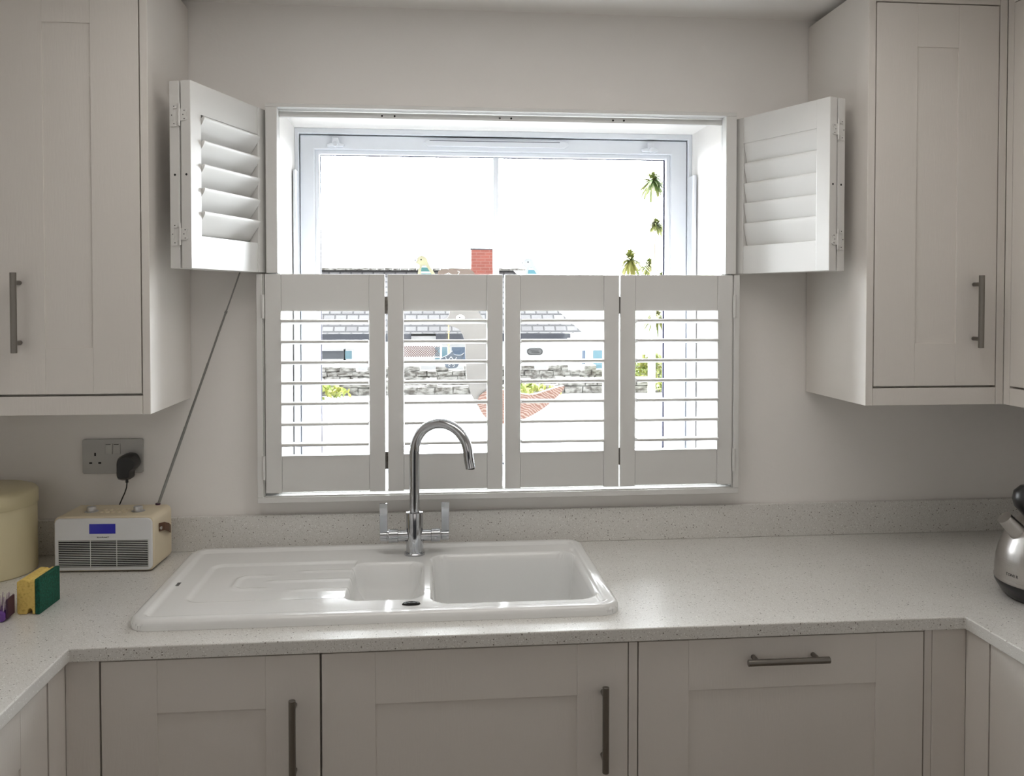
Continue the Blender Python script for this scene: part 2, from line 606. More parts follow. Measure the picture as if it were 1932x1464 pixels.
# trickle vent
bm = B()
prism_xz(bm, [(-0.013, 2.004), (0.0, 1.9935), (0.40, 1.9935), (0.412, 2.000), (0.412, 2.006), (0.40, 2.014), (0.0, 2.014)], 0.2625, 0.273)
vent = obj('trickle_vent', bm, 'upvc', win, bevel=0.002)
obj('vent_slot', bx(0.005, 0.385, 0.2618, 0.2628, 2.0085, 2.0100), 'gasket', vent)
for x in (-0.2628, 0.6566):
    bm = B()
    prism_xz(bm, [(x - 0.024, 1.988), (x + 0.022, 1.988), (x + 0.026, 1.994), (x + 0.012, 1.998), (x + 0.008, 2.014), (x - 0.008, 2.014), (x - 0.010, 1.998), (x - 0.026, 1.995)], 0.259, 0.273)
    cyl(bm, (x, 0.245, 1.992), (x, 0.262, 1.992), 0.007, 14)
    obj('restrictor_catch', bm, 'upvc', win, bevel=0.0015)
# window board at the bottom of the recess
struct('trim_1', bx(WX0, WX1, -0.001, 0.262, WZ0, WZ0 + 0.007), 'upvc')

# ------------------------------------------------------------------ shutter frame
FX0, FX1, FZ0, FZ1 = -0.4295, 0.8195, 1.0355, 2.0405
fr = thing('shutter_surround', (0.195, 0, FZ0), 'white painted shutter frame fixed around the kitchen window', 'shutter surround')


def rel(o, root):
    o.parent = root
    o.location = -Vector(root.location)
    return o


bm = B()
box(bm, FX0, FX1, -0.045, -0.0005, FZ0, FZ0 + 0.014)
for sg_ in (0, 1):
    xa, xb = (FX0, FX0 + 0.015) if sg_ == 0 else (FX1 - 0.015, FX1)
    box(bm, xa, xb, -0.045, -0.0005, FZ0 + 0.0142, 1.6140)
    xa, xb = (FX0 + 0.0152, FX0 + 0.018) if sg_ == 0 else (FX1 - 0.018, FX1 - 0.0152)
    box(bm, xa, xb, -0.038, -0.0005, FZ0 + 0.0142, 1.6140)
box(bm, FX0 + 0.0182, FX1 - 0.0182, -0.038, -0.0005, FZ0 + 0.0142, FZ0 + 0.0168)
rel(obj('outer_lip', bm, 'shutter', bevel=0.0012), fr)
UX0, UX1 = -0.4045, 0.8085
rel(obj('head_lip', bx(UX0, UX1, -0.046, -0.0005, FZ1 - 0.0095, FZ1), 'shutter', bevel=0.0012), fr)
rel(obj('hanging_post', bx(UX0, -0.3762, -0.046, -0.0135, 1.6165, FZ1 - 0.0097), 'shutter', bevel=0.0012), fr)
rel(obj('hanging_post', bx(0.7800, UX1, -0.046, -0.0135, 1.6165, FZ1 - 0.0097), 'shutter', bevel=0.0012), fr)
for x0, x1 in ((UX0, -0.3762), (0.7800, UX1)):
    rel(obj('hanging_strip', bx(x0, x1, -0.013, -0.0005, FZ0 + 0.017, FZ1 - 0.011), 'shutter', bevel=0.001), fr)
hx0, hx1 = -0.3760, 0.7798
hb = rel(obj('head_strip', bx(hx0, hx1, -0.0120, -0.0005, 2.0135, FZ1 - 0.0125), 'shutter', bevel=0.001), fr)
for cx in (-0.117, -0.085, 0.186, 0.216, 0.485, 0.514):
    bm = B()
    cyl(bm, (cx, -0.0126, 2.0205), (cx, -0.0115, 2.0205), 0.0026, 12)
    obj('magnet_hole', bm, 'hole', hb)
rel(obj('bottom_strip', bx(hx0, hx1, -0.012, -0.0005, FZ0 + 0.017, 1.0600), 'shutter', bevel=0.001), fr)

# ------------------------------------------------------------------ shutter panels
PT = 0.024


def blade_mesh(length, name):
    bm = B()
    n = 20
    a, b = 0.0315, 0.0050
    sec = []
    for i in range(n):
        c_, s_ = math.cos(2 * PI * i / n), math.sin(2 * PI * i / n)
        sec.append((a * math.copysign(abs(c_) ** 0.55, c_), b * math.copysign(abs(s_) ** 0.75, s_)))
    r0 = [bm.verts.new((0, y, z)) for y, z in sec]
    r1 = [bm.verts.new((length, y, z)) for y, z in sec]
    for i in range(n):
        j = (i + 1) % n
        bm.faces.new((r0[i], r0[j], r1[j], r1[i]))
    bm.faces.new(r0)
    bm.faces.new(r1[::-1])
    return bm


def make_panel(name, w, h, top, bot, n, pitch, tilt, s, label, group, cut=0.0, room_face=None):
    """origin at the hinge edge, bottom, room face; x to the free edge, z up; thickness in +y (s=1) or -y (s=-1)"""
    t = thing(name, (0, 0, 0), label, 'shutter', group)
    y0, y1 = (0, PT) if s > 0 else (-PT, 0)
    st = 0.040
    obj('stile', bx(0, st, y0, y1, 0, h), 'shutter', t, bevel=0.0012)
    obj('stile', bx(w - st, w, y0, y1, 0, h), 'shutter', t, bevel=0.0012)
    e = 0.0012
    obj('rail', bx(st + 0.0004, w - st - 0.0004, y0 + e, y1 - e, h - top, h), 'shutter', t, bevel=0.001)
    obj('rail', bx(st + 0.0004, w - st - 0.0004, y0 + e, y1 - e, cut, bot), 'shutter', t, bevel=0.001)
    span = h - top - bot
    z0 = bot + (span - (n - 1) * pitch) / 2
    first = None
    for k in range(n):
        if first is None:
            o = first = obj('louvre', blade_mesh(w - 2 * st - 0.004, 'louvre'), 'shutter', t, smooth=True, auto=50)
        else:
            o = first.copy()
            C.objects.link(o)
            o.parent = t
        o.location = (st + 0.002, s * PT / 2, z0 + k * pitch)
        # blade vector bottom->top edge = (s*sin t, cos t); blade long axis is local y
        ang = math.atan2(math.cos(tilt), s * math.sin(tilt))
        o.rotation_euler = (ang, 0, 0)
    return t


ZL0, ZL1 = 1.0595, 1.6140
LH = ZL1 - ZL0
low = 'lower tier shutter panels closed across the window'
specs = [(-0.4092, -0.1100, 'closed lower shutter panel at the end nearest the portable radio', True),
         (-0.1030, 0.1908, 'closed lower shutter panel directly behind the curved tap spout', True),
         (0.1972, 0.4962, 'closed lower shutter panel above the large sink bowl, beside the central gap', True),
         (0.5000, 0.8010, 'closed lower shutter panel at the end farthest from the radio, with plants seen through it', True)]
panels = []
for x0, x1, lab, _ in specs:
    p = make_panel('louvred_shutter', x1 - x0, LH, 1.614 - 1.5201, 1.1537 - ZL0, 7, 0.0520, math.radians(-84.5), 1, lab, low, cut=0.0022)
    p.location = (x0, -0.042, ZL0)
    panels.append(p)


def frame_hinge(parent, x, z, side):
    """small barrel hinge between frame lip and stile"""
    bm = B()
    cyl(bm, (x, -0.0045, z - 0.030), (x, -0.0045, z + 0.030), 0.0042, 14)
    box(bm, x - (0.004 if side < 0 else 0.0), x + (0.0 if side < 0 else 0.004), -0.003, 0.001, z - 0.028, z + 0.028)
    for zz in (z - 0.010, z + 0.010):
        cyl(bm, (x, -0.0045, zz - 0.0008), (x, -0.0045, zz + 0.0008), 0.0047, 14)
    obj('hinge', bm, 'shutter', parent, smooth=True, auto=40)


for zz in (1.532 - ZL0, 1.125 - ZL0):
    frame_hinge(panels[0], -0.004, zz, -1)
    frame_hinge(panels[3], specs[3][1] - specs[3][0] + 0.004, zz, 1)
for zz in (1.535 - ZL0, 1.138 - ZL0):
    for pi_, mm, w in ((0, 'chrome_brushed', -0.1100 + 0.4092), (2, 'chrome_brushed', 0.4962 - 0.1972)):
        bm = bx(w + 0.0001, w + (0.0065 if pi_ == 0 else 0.0034), 0.004, 0.020, zz - 0.022, zz + 0.022)
        if pi_ == 0:
            for k in (-0.009, 0, 0.009):
                cyl(bm, (w + 0.0035, 0.003, zz + k - 0.003), (w + 0.0035, 0.003, zz + k + 0.003), 0.003, 10)
        obj('hinge', bm, 'chrome_brushed', panels[pi_])

ZU0, ZU1 = 1.6175, 2.0270
UH = ZU1 - ZU0
up = 'upper tier shutter panels folded open into the room'


def leaf_pair(s, face0, ang, tilt, labs, w=0.320):
    # face0: where the window side face of the front panel starts at the wall
    n_ = Matrix.Rotation(ang, 3, 'Z') @ Vector((0, s * PT, 0))
    origin = (face0[0] - n_.x, face0[1] - n_.y, face0[2])
    out = []
    for k, lab in enumerate(labs):
        p = make_panel('louvred_shutter', w, UH, 0.068, 0.073, 5, 0.0525, tilt, s, lab, up)
        off = Matrix.Rotation(ang, 3, 'Z') @ Vector((0.0, -s * k * (PT + 0.0045), 0))
        p.location = Vector(origin) + off
        p.rotation_euler = (0, 0, ang)
        out.append(p)
    # fold hinges across the free ends of the pair, and the magnet dots
    A = out[0]
    B_ = out[1]
    for zz in (0.075, UH - 0.075):
        bm = B()
        # plate on the front panel end
        pr = [(0.0005, zz - 0.013), (s * 0.013, zz - 0.013), (s * 0.017, zz - 0.010), (s * 0.013, zz - 0.004), (s * 0.013, zz + 0.004), (s * 0.017, zz + 0.010), (s * 0.013, zz + 0.013), (0.0005, zz + 0.013)]
        a = [bm.verts.new((w + 0.0002, y, z)) for y, z in pr]
        b = [bm.verts.new((w + 0.0018, y, z)) for y, z in pr]
        bm.faces.new(a)
        bm.faces.new(b[::-1])
        for i in range(len(pr)):
            j = (i + 1) % len(pr)
            bm.faces.new((a[i], a[j], b[j], b[i]))
        cyl(bm, (w + 0.0025, -s * 0.0022, zz - 0.024), (w + 0.0025, -s * 0.0022, zz + 0.024), 0.0024, 12)
        h = obj('hinge', bm, 'shutter', A)
        bm = B()
        for yy, z2 in ((0.010, zz - 0.009), (0.007, zz), (0.010, zz + 0.009)):
            cyl(bm, (w + 0.001, s * yy, z2), (w + 0.0022, s * yy, z2), 0.0012, 10)
        obj('screw', bm, 'hole', h)
        bm = B()
        ys = sorted((-s * 0.0, s * 0.020))
        box(bm, w + 0.0002, w + 0.0018, ys[0] if s < 0 else 0.006, ys[1] if s > 0 else -0.006, zz - 0.025, zz - 0.014)
        box(bm, w + 0.0002, w + 0.0018, ys[0] if s < 0 else 0.006, ys[1] if s > 0 else -0.006, zz + 0.014, zz + 0.025)
        box(bm, w + 0.0002, w + 0.0018, min(s * 0.005, s * 0.010), max(s * 0.005, s * 0.010), zz - 0.014, zz + 0.014)
        h = obj('hinge', bm, 'shutter', B_)
        bm = B()
        for yy, z2 in ((0.013, zz - 0.019), (0.0075, zz), (0.013, zz + 0.019)):
            cyl(bm, (w + 0.001, s * yy, z2), (w + 0.0022, s * yy, z2), 0.0012, 10)
        obj('screw', bm, 'hole', h)
    for P in (A, B_):
        bm = B()
        cyl(bm, (w - 0.001, s * PT * 0.55, UH / 2), (w + 0.0004, s * PT * 0.55, UH / 2), 0.0026, 12)
        obj('magnet', bm, 'hole', P)
    return out


leaf_pair(1, (-0.4068, -0.0200, ZU0), math.radians(-109.6), math.radians(35),
          ['open upper shutter panel above the radio aerial, its louvres facing the window',
           'open upper shutter panel folded flat against the wall cupboard that hangs over the socket'])
ang_r = math.atan2(-0.908, 0.419)
leaf_pair(-1, (0.8080, -0.0130, ZU0), ang_r, math.radians(13),
          ['open upper shutter panel at the kettle end, its nearly shut louvres facing the window',
           'open upper shutter panel folded behind its pair, edge on beside the kettle end wall cupboard'])

# ------------------------------------------------------------------ kitchen units


def door_bm(w, h, fr_w=0.10, th=0.02, rec=0.0035, top=None, bot=None):
    """shaker door in local x (0..w), z (0..h), front face y=-th"""
    bm = B()
    top = fr_w if top is None else top
    bot = fr_w if bot is None else bot
    g = 0.00015
    box(bm, 0, fr_w, -th, 0, 0, h)
    box(bm, w - fr_w, w, -th, 0, 0, h)
    box(bm, fr_w + g, w - fr_w - g, -th + 0.0002, 0, h - top, h)
    box(bm, fr_w + g, w - fr_w - g, -th + 0.0002, 0, 0, bot)
    box(bm, fr_w - 0.002, w - fr_w + 0.002, -th + rec, -0.002, bot - 0.002, h - top + 0.002)
    return bm


def bar_handle(parent, x, z, length, vertical=True, y=-0.02):
    bm = B()
    r = 0.0065
    if vertical:
        a, b = (x, y - 0.030, z), (x, y - 0.030, z + length)
        posts = [(x, z + 0.021), (x, z + length - 0.021)]
    else:
        a, b = (x, y - 0.030, z), (x + length, y - 0.030, z)
        posts = [(x + 0.021, z), (x + length - 0.021, z)]
    cyl(bm, a, b, r, 20)
    for px, pz in posts:
        cyl(bm, (px, y - 0.030, pz), (px, y + 0.0002, pz), 0.0048, 14)
    return obj('handle', bm, 'chrome_brushed', parent, smooth=True, auto=40, bevel=0.0006)


def carcass(parent, w, h, d, z0=0.0, name='carcass', plinth=False):
    """open boxed carcass behind the doors, y 0..d"""
    bm = B()
    t = 0.016
    box(bm, 0, t, 0, d, z0, h)
    box(bm, w - t, w, 0, d, z0, h)
    box(bm, t, w - t, 0.0, d, z0, z0 + t)
    box(bm, t, w - t, d - t, d, z0 + t, h)
    return obj(name, bm, 'carcass', parent)


def base_unit(loc, rz, w, label, door=True, handle='v', hx=None, filler=None, name='base_cabinet', hlen=0.166, group='base cabinets under the worktop'):
    u = thing(name, loc, label, 'cabinet', group, rz)
    carcass(u, w, 0.882, 0.56, 0.12)
    obj('plinth', bx(0.0, w, 0.04, 0.056, 0, 0.12), 'cabinet', u)
    d = obj('door', door_bm(w - 0.0035, 0.755), 'cabinet', u, bevel=0.0005)
    d.location = (0.0018, -0.0015, 0.125)
    if handle == 'v':
        bar_handle(d, hx, 0.807 - hlen - 0.125, hlen)
    elif handle == 'h':
        bar_handle(d, hx, 0.8425 - 0.125, 0.165, False)
    return u


FB = -0.6085
base_unit((-0.6045, FB, 0), 0, 0.4005, 'narrow cream base cabinet between the corner and the sink cabinet', hx=0.350)
base_unit((-0.2035, FB, 0), 0, 0.5915, 'cream base cabinet directly under the sink bowls', hx=0.5385)
dw = base_unit((0.4060, FB, 0), 0, 0.5885, 'cream integrated appliance front with horizontal bar handle near its top', handle='h', hx=0.2095, name='integrated_dishwasher')
dw['category'] = 'dishwasher'
tag(obj('filler_strip', bx(0.3885, 0.4055, FB - 0.0205, FB + 0.0, 0.125, 0.880), 'cabinet', bevel=0.0003),
    'thin cream vertical filler strip between sink cabinet and appliance front', 'filler panel', 'cream filler panels')
bm = bx(0.9965, 1.012, FB - 0.019, FB, 0.0, 0.882)
box(bm, 1.0125, 1.0838, FB - 0.0205, FB, 0.0, 0.882)
tag(obj('corner_filler', bm, 'cabinet', bevel=0.0003), 'wide cream corner filler panel beside the appliance front', 'filler panel', 'cream filler panels')
tag(obj('corner_filler', bx(-0.6660, -0.6065, FB - 0.0205, FB, 0.0, 0.882), 'cabinet', bevel=0.0003),
    'cream corner filler panel beside the narrow base cabinet', 'filler panel', 'cream filler panels')
# side runs (their fronts face into the room)
side_specs = [(-0.735, 0.60, 'cream base cabinet of the kettle side run, nearest the corner')]
tag(obj('corner_filler', bx(1.0842, 1.105, -0.7025, FB - 0.0207, 0.0, 0.882), 'cabinet', bevel=0.0003),
    'narrow shaded cream corner panel under the kettle side worktop', 'filler panel', 'cream filler panels')
base_unit((1.1065, -0.704, 0), -PI / 2, 0.596, 'cream base cabinet under the worktop on the kettle side', handle='v', hx=0.52)
tag(obj('corner_filler', bx(-0.687, -0.6664, -0.7005, FB - 0.0207, 0.0, 0.882), 'cabinet', bevel=0.0003),
    'narrow cream corner panel under the sponge side worktop', 'filler panel', 'cream filler panels')
base_unit((-0.6885, -0.704 - 0.596, 0), PI / 2, 0.596, 'cream base cabinet under the worktop on the sponge side', handle='v', hx=0.06)

# worktop (U shape, with the sink opening)
SKX0, SKX1, SKY0, SKY1 = -0.5825, 0.3895, -0.5650, -0.0575
xs = [XL + 0.001, -0.657, SKX0 + 0.03, SKX1 - 0.03, 1.076, XR - 0.001]
ys = [-2.2, -0.638, SKY0 + 0.03, SKY1 - 0.03, -0.001]


def wt_mask(i, j):
    if j == 0:
        return i in (0, 4)
    return not (i == 2 and j == 2)


wt = obj('worktop', grid_slab(xs, ys, wt_mask, 0.884, 0.910), 'quartz', bevel=0.0022, segs=2)
tag(wt, 'speckled pale grey stone worktop running round three sides of the kitchen', 'worktop')
tag(obj('upstand', bx(XL + 0.021, XR - 0.021, -0.019, -0.001, 0.9102, 0.998), 'quartz', bevel=0.0015),
    'speckled stone upstand along the wall below the window', 'upstand', 'stone upstands behind the worktop')
tag(obj('upstand', bx(XL + 0.001, XL + 0.020, -2.2, -0.001, 0.9102, 0.998), 'quartz', bevel=0.0015),
    'speckled stone upstand running past the cream canister', 'upstand', 'stone upstands behind the worktop')
tag(obj('upstand', bx(XR - 0.020, XR - 0.001, -2.2, -0.001, 0.9102, 0.998), 'quartz', bevel=0.0015),
    'speckled stone upstand running past the kettle', 'upstand', 'stone upstands behind the worktop')

# ------------------------------------------------------------------ wall cupboards
UB = -0.3085        # front of the carcass
uz0, uz1 = 1.341, 2.282


def wall_unit(loc, rz, w, label, hx, end=None, d=0.305, group='cream wall cupboards'):
    u = thing('wall_cupboard', loc, label, 'cupboard', group, rz)
    bm = B()
    box(bm, 0, w, 0, d, 0.03, uz1 - 1.30)
    obj('carcass', bm, 'carcass', u)
    dr = obj('door', door_bm(w - 0.004, 0.895, 0.10), 'cabinet', u, bevel=0.0005)
    dr.location = (0.002, -0.0015, 0.0455)
    bar_handle(dr, hx, 0.0905, 0.170)
    obj('pelmet', bx(0, w, -0.021, -0.001, 0.0, 0.0405), 'cabinet', u, bevel=0.001)
    obj('cornice', bx(0, w, -0.021, -0.001, 0.9435, uz1 - 1.30), 'cabinet', u, bevel=0.001)
    return u


# over the radio
u = wall_unit((-0.920, UB, 1.30), 0, 0.3025, 'cream wall cupboard over the portable radio and socket', 0.049)
obj('end_panel', bx(0.3030, 0.3195, -0.0215, 0.306, 0.0, uz1 - 1.30), 'cabinet', u, bevel=0.001)
obj('side_filler', bx(-0.378, -0.001, -0.0205, 0.306, 0.0, uz1 - 1.30), 'cabinet', u, bevel=0.001)
# over the worktop at the kettle end
u = wall_unit((1.0390, UB, 1.30), 0, 0.3055, 'cream wall cupboard on the window wall at the kettle end', 0.246)
obj('end_panel', bx(-0.0180, -0.0005, -0.0215, 0.306, 0.0, uz1 - 1.30), 'cabinet', u, bevel=0.001)
obj('corner_post', bx(0.3065, 0.3255, -0.0205, 0.30, 0.0, uz1 - 1.30), 'cabinet', u, bevel=0.001)
# round the corner
u = wall_unit((1.3853, -0.3305 - 0.022, 1.30), -PI / 2, 0.50, 'cream wall cupboard on the side wall above the kettle', 0.445)
obj('corner_post', bx(-0.0231, -0.001, -0.0205, 0.30, 0.0, uz1 - 1.30), 'cabinet', u, bevel=0.001)

# ------------------------------------------------------------------ sink


def smooth01(t):
    t = max(0.0, min(1.0, t))
    return t * t * (3 - 2 * t)


def sd_rr(x, y, x0, x1, y0, y1, r):
    cx, cy = (x0 + x1) / 2, (y0 + y1) / 2
    qx, qy = abs(x - cx) - (x1 - x0) / 2 + r, abs(y - cy) - (y1 - y0) / 2 + r
    return math.hypot(max(qx, 0), max(qy, 0)) + min(max(qx, qy), 0) - r


RIM = 0.0205


def sink_h(x, y):
    d = -sd_rr(x, y, SKX0, SKX1, SKY0, SKY1, 0.045)      # inside distance
    R = 0.011
    if d < R:
        z = RIM - R + math.sqrt(max(0, R * R - (R - d) ** 2))
    else:
        z = RIM
    z -= 0.0055 * smooth01((d - 0.024) / 0.010)
    # drainer pan and its ribs
    dp = sd_rr(x, y, -0.505, -0.150, -0.450, -0.185, 0.03)
    if x < -0.171:
        z -= 0.0040 * smooth01(-dp / 0.010)
        for yy in (-0.250, -0.315, -0.382):
            if x > -0.40:
                k = smooth01((x + 0.37) / 0.03) if yy == -0.315 else smooth01((x + 0.32) / 0.05)
                z += 0.0022 * math.exp(-((y - yy) / 0.006) ** 2) * k * smooth01((-0.172 - x) / 0.02 + 1)
        dl = sd_rr(x, y, -0.425, -0.10, -0.365, -0.275, 0.025)
        z += 0.0028 * math.exp(-((dl) / 0.006) ** 2) * smooth01((-0.33 - x) / 0.06)
    # small bowl
    d1 = -sd_rr(x, y, -0.171, -0.018, -0.466, -0.212, 0.030)
    if d1 > -0.006:
        z -= 0.050 * smooth01((d1 + 0.005) / 0.013) + 0.038 * smooth01(d1 / 0.032)
    # main bowl with its wide edge ledge
    d2 = -sd_rr(x, y, 0.010, 0.349, -0.500, -0.160, 0.040)
    if d2 > -0.006:
        z -= 0.120 * smooth01((d2 + 0.005) / 0.014) + 0.060 * smooth01(d2 / 0.036)
    # groove between rim and main bowl on the free end
    z -= 0.0035 * math.exp(-((x - 0.357) / 0.004) ** 2) * smooth01((0.20 - abs(y + 0.33)) / 0.02)
    return z


bm = B()
nx, ny = 278, 146
gx = [SKX0 - 0.0 + (SKX1 - SKX0) * i / nx for i in range(nx + 1)]
gy = [SKY0 + (SKY1 - SKY0) * j / ny for j in range(ny + 1)]
# crowd extra lines against the rolled rim
ex = [0.0007, 0.0018]
gx = sorted(set(gx + [SKX0 + e for e in ex] + [SKX1 - e for e in ex]))
gy = sorted(set(gy + [SKY0 + e for e in ex] + [SKY1 - e for e in ex]))
SKC = Vector(((SKX0 + SKX1) / 2, (SKY0 + SKY1) / 2, 0.9103))
vg = []
for x in gx:
    row = []
    for y in gy:
        px, py = x, y
        for _ in range(3):
            s_ = sd_rr(px, py, SKX0, SKX1, SKY0, SKY1, 0.045)
            if s_ > 0:
                h_ = 1e-4
                dx = (sd_rr(px + h_, py, SKX0, SKX1, SKY0, SKY1, 0.045) - s_) / h_
                dy = (sd_rr(px, py + h_, SKX0, SKX1, SKY0, SKY1, 0.045) - s_) / h_
                px -= dx * s_
                py -= dy * s_
        row.append(bm.verts.new((px - SKC.x, py - SKC.y, sink_h(px, py))))
    vg.append(row)
for i in range(len(gx) - 1):
    for j in range(len(gy) - 1):
        bm.faces.new((vg[i][j], vg[i + 1][j], vg[i + 1][j + 1], vg[i][j + 1]))
bmesh.ops.remove_doubles(bm, verts=bm.verts, dist=3e-4)
bmesh.ops.dissolve_degenerate(bm, dist=1e-5, edges=bm.edges)
# skirt straight down to the worktop
edges = [e for e in bm.edges if e.is_boundary]
ret = bmesh.ops.extrude_edge_only(bm, edges=edges)
for v in [g for g in ret['geom'] if isinstance(g, bmesh.types.BMVert)]:
    v.co.z = 0.0
sink = obj('sink', bm, 'ceramic', smooth=True)
# heightfield normals must look up
if sink.data.polygons[len(sink.data.polygons) // 3].normal.z < 0:
    sink.data.flip_normals()
sink.location = SKC
tag(sink, 'white ceramic one and a half bowl sink with drainer set in the worktop', 'sink')


def child_at(o, root):
    o.parent = root
    o.location = -Vector(root.location)
    return o


bm = B()
lathe(bm, [(0, 0.004), (0.012, 0.0045), (0.014, 0.003), (0.0165, 0.0035), (0.018, 0.002), (0.019, 0)], 32)
wv = obj('waste_cover', bm, 'waste_black', sink, smooth=True, auto=50)
wv.location = (-0.036 - SKC.x, -0.503 - SKC.y, 0.0150)
wv.scale = (1, 0.5, 1)
bd = obj('badge', bx(-0.0065, 0.0065, -0.011, 0.011, 0, 0.0008), 'sink_badge', sink)
bd.location = (-0.5495 - SKC.x, -0.328 - SKC.y, 0.0149)
for x, y, z, r in ((0.18, -0.33, 0.0, 0.040), (-0.095, -0.34, 0.0, 0.032)):
    bm = B()
    lathe(bm, [(0, 0.002), (r * 0.7, 0.0015), (r, 0.003), (r * 1.05, 0)], 32)
    o = obj('drain', bm, 'chrome', sink, smooth=True, auto=50)
    o.location = (x - SKC.x, y - SKC.y, sink_h(x, y) + 0.0003)

# ------------------------------------------------------------------ tap
TX, TY, TZ = -0.0345, -0.145, 0.9103 + 0.0153
tap = thing('kitchen_tap', (TX, TY, TZ), 'chrome swan neck mixer tap with two lever handles on the sink', 'tap')
bm = B()
lathe(bm, [(0, 0), (0.0255, 0), (0.0255, 0.004), (0.0235, 0.0065), (0.0215, 0.008), (0.0210, 0.012), (0.0210, 0.100), (0.0200, 0.1035), (0.0130, 0.1040), (0, 0.104)], 40)
obj('body', bm, 'chrome', tap, smooth=True, auto=35)
bm = B()
a = math.radians(28)
ux, uy = math.cos(a), -math.sin(a)
R = 0.073
zs = 0.252
pts = [(0, 0, 0.100), (0, 0, 0.15), (0, 0, 0.20), (0, 0, zs)]
for k in range(1, 25):
    t = PI * k / 24
    pts.append((ux * R * (1 - math.cos(t)), uy * R * (1 - math.cos(t)), zs + R * math.sin(t)))
ex_, ey_ = pts[-1][0], pts[-1][1]
pts += [(ex_ + 0.002 * ux, ey_ + 0.002 * uy, zs - 0.013), (ex_ + 0.006 * ux, ey_ + 0.006 * uy, zs - 0.030)]
tube(bm, pts, 0.0121, 24)
sp = obj('spout', bm, 'chrome', tap, smooth=True, auto=50)
bm = B()
cyl(bm, (0, 0, zs - 0.001), (0, 0, zs + 0.0005), 0.01235, 24)
obj('spout_joint', bm, 'chrome', sp, smooth=True, auto=40)
bm = B()
e = Vector(pts[-1])
cyl(bm, e + Vector((0, 0, 0.001)), e - Vector((0, 0, 0.0015)), 0.0095, 20)
obj('nozzle', bm, 'black', sp)
for s in (-1, 1):
    za = 0.046
    bm = B()
    cyl(bm, (s * 0.008, 0, za), (s * 0.0405, 0, za), 0.0145, 28, 0.0135)
    cyl(bm, (s * 0.0405, 0, za), (s * 0.0625, 0, za), 0.0162, 28)
    v = obj('valve', bm, 'chrome', tap, smooth=True, auto=35, bevel=0.0006)
    bm = B()
    cyl(bm, (s * 0.0630, 0, za), (s * 0.0665, 0, za), 0.0115, 24)
    cyl(bm, (s * 0.0665, 0, za), (s * 0.0835, 0, za), 0.0125, 28)
    h = obj('handle', bm, 'chrome', tap, smooth=True, auto=35, bevel=0.0006)
    x0, x1 = sorted((s * 0.0655, s * 0.0845))
    bm = B()
    prof = [(0.006, za + 0.002), (0.0085, za + 0.07), (0.014, za + 0.083), (0.0175, za + 0.083), (0.0125, za + 0.07), (0.0100, za + 0.002)]
    A_ = [bm.verts.new((x0, -y + 0.004, z)) for y, z in prof]
    D_ = [bm.verts.new((x1, -y + 0.004, z)) for y, z in prof]
    bm.faces.new(A_)
    bm.faces.new(D_[::-1])
    for i in range(6):
        j = (i + 1) % 6
        bm.faces.new((A_[i], A_[j], D_[j], D_[i]))
    obj('lever', bm, 'chrome', h, bevel=0.0008)

# ------------------------------------------------------------------ socket and plug
sk = thing('power_socket', (-0.7925, 0, 1.155), 'double wall socket with satin plate above the radio', 'power socket')
bm = B()
prism_xz(bm, rr_outline(-0.0735, 0.0735, -0.0435, 0.0435, 0.005), -0.0085, -0.0005)
obj('plate', bm, 'socket', sk, bevel=0.0012)
for x in (-0.009, 0.0105):
    bm = B()
    prism_xz(bm, rr_outline(x - 0.0088, x + 0.0088, 0.005, 0.032, 0.001), -0.0105, -0.0080)
    w_ = obj('switch', bm, 'socket_switch', sk, bevel=0.0008)
    obj('switch_mark', bx(x - 0.007, x + 0.005, -0.0108, -0.0104, 0.0290, 0.0302), 'hole', w_)
for cx in (-0.0425, 0.0425):
    bm = B()
    box(bm, cx - 0.002, cx + 0.002, -0.0089, -0.0084, 0.001, 0.009)
    box(bm, cx - 0.0145, cx - 0.0075, -0.0089, -0.0084, -0.0185, -0.0145)
    box(bm, cx + 0.0075, cx + 0.0145, -0.0089, -0.0084, -0.0185, -0.0145)
    obj('pin_holes', bm, 'hole', sk)
pg = thing('power_adapter', (-0.750, -0.0086, 1.137), 'black plug adapter with thin cable in the wall socket', 'plug')
bm = B()
out = spline([(-0.024, -0.010), (-0.022, 0.014), (-0.005, 0.026), (0.016, 0.024), (0.026, 0.006), (0.022, -0.008), (0.012, -0.018), (0.008, -0.036), (-0.021, -0.036)], 5)
a_ = [bm.verts.new((x, 0.0, z)) for x, z in out]
b_ = [bm.verts.new((x, -0.026, z)) for x, z in out]
c_ = [bm.verts.new((x * 0.82, -0.040, z * 0.82)) for x, z in out]
bm.faces.new(a_)
bm.faces.new(c_[::-1])
for r0, r1 in ((a_, b_), (b_, c_)):
    for i in range(len(out)):
        j = (i + 1) % len(out)
        bm.faces.new((r0[i], r0[j], r1[j], r1[i]))
obj('plug_body', bm, 'black', pg, smooth=True, auto=50, bevel=0.001)
bm = B()
tube(bm, [(-0.003, -0.018, -0.034), (-0.002, -0.019, -0.046)], 0.0035, 10)
obj('strain_relief', bm, 'black', pg)
bm = B()
tube(bm, [(-0.002, -0.019, -0.044), (-0.003, -0.020, -0.058), (-0.008, -0.019, -0.072), (-0.016, -0.016, -0.088), (-0.024, -0.012, -0.105), (-0.030, -0.010, -0.125), (-0.032, -0.0105, -0.137)], 0.0016, 8)
obj('cable', bm, 'black', pg, smooth=True)

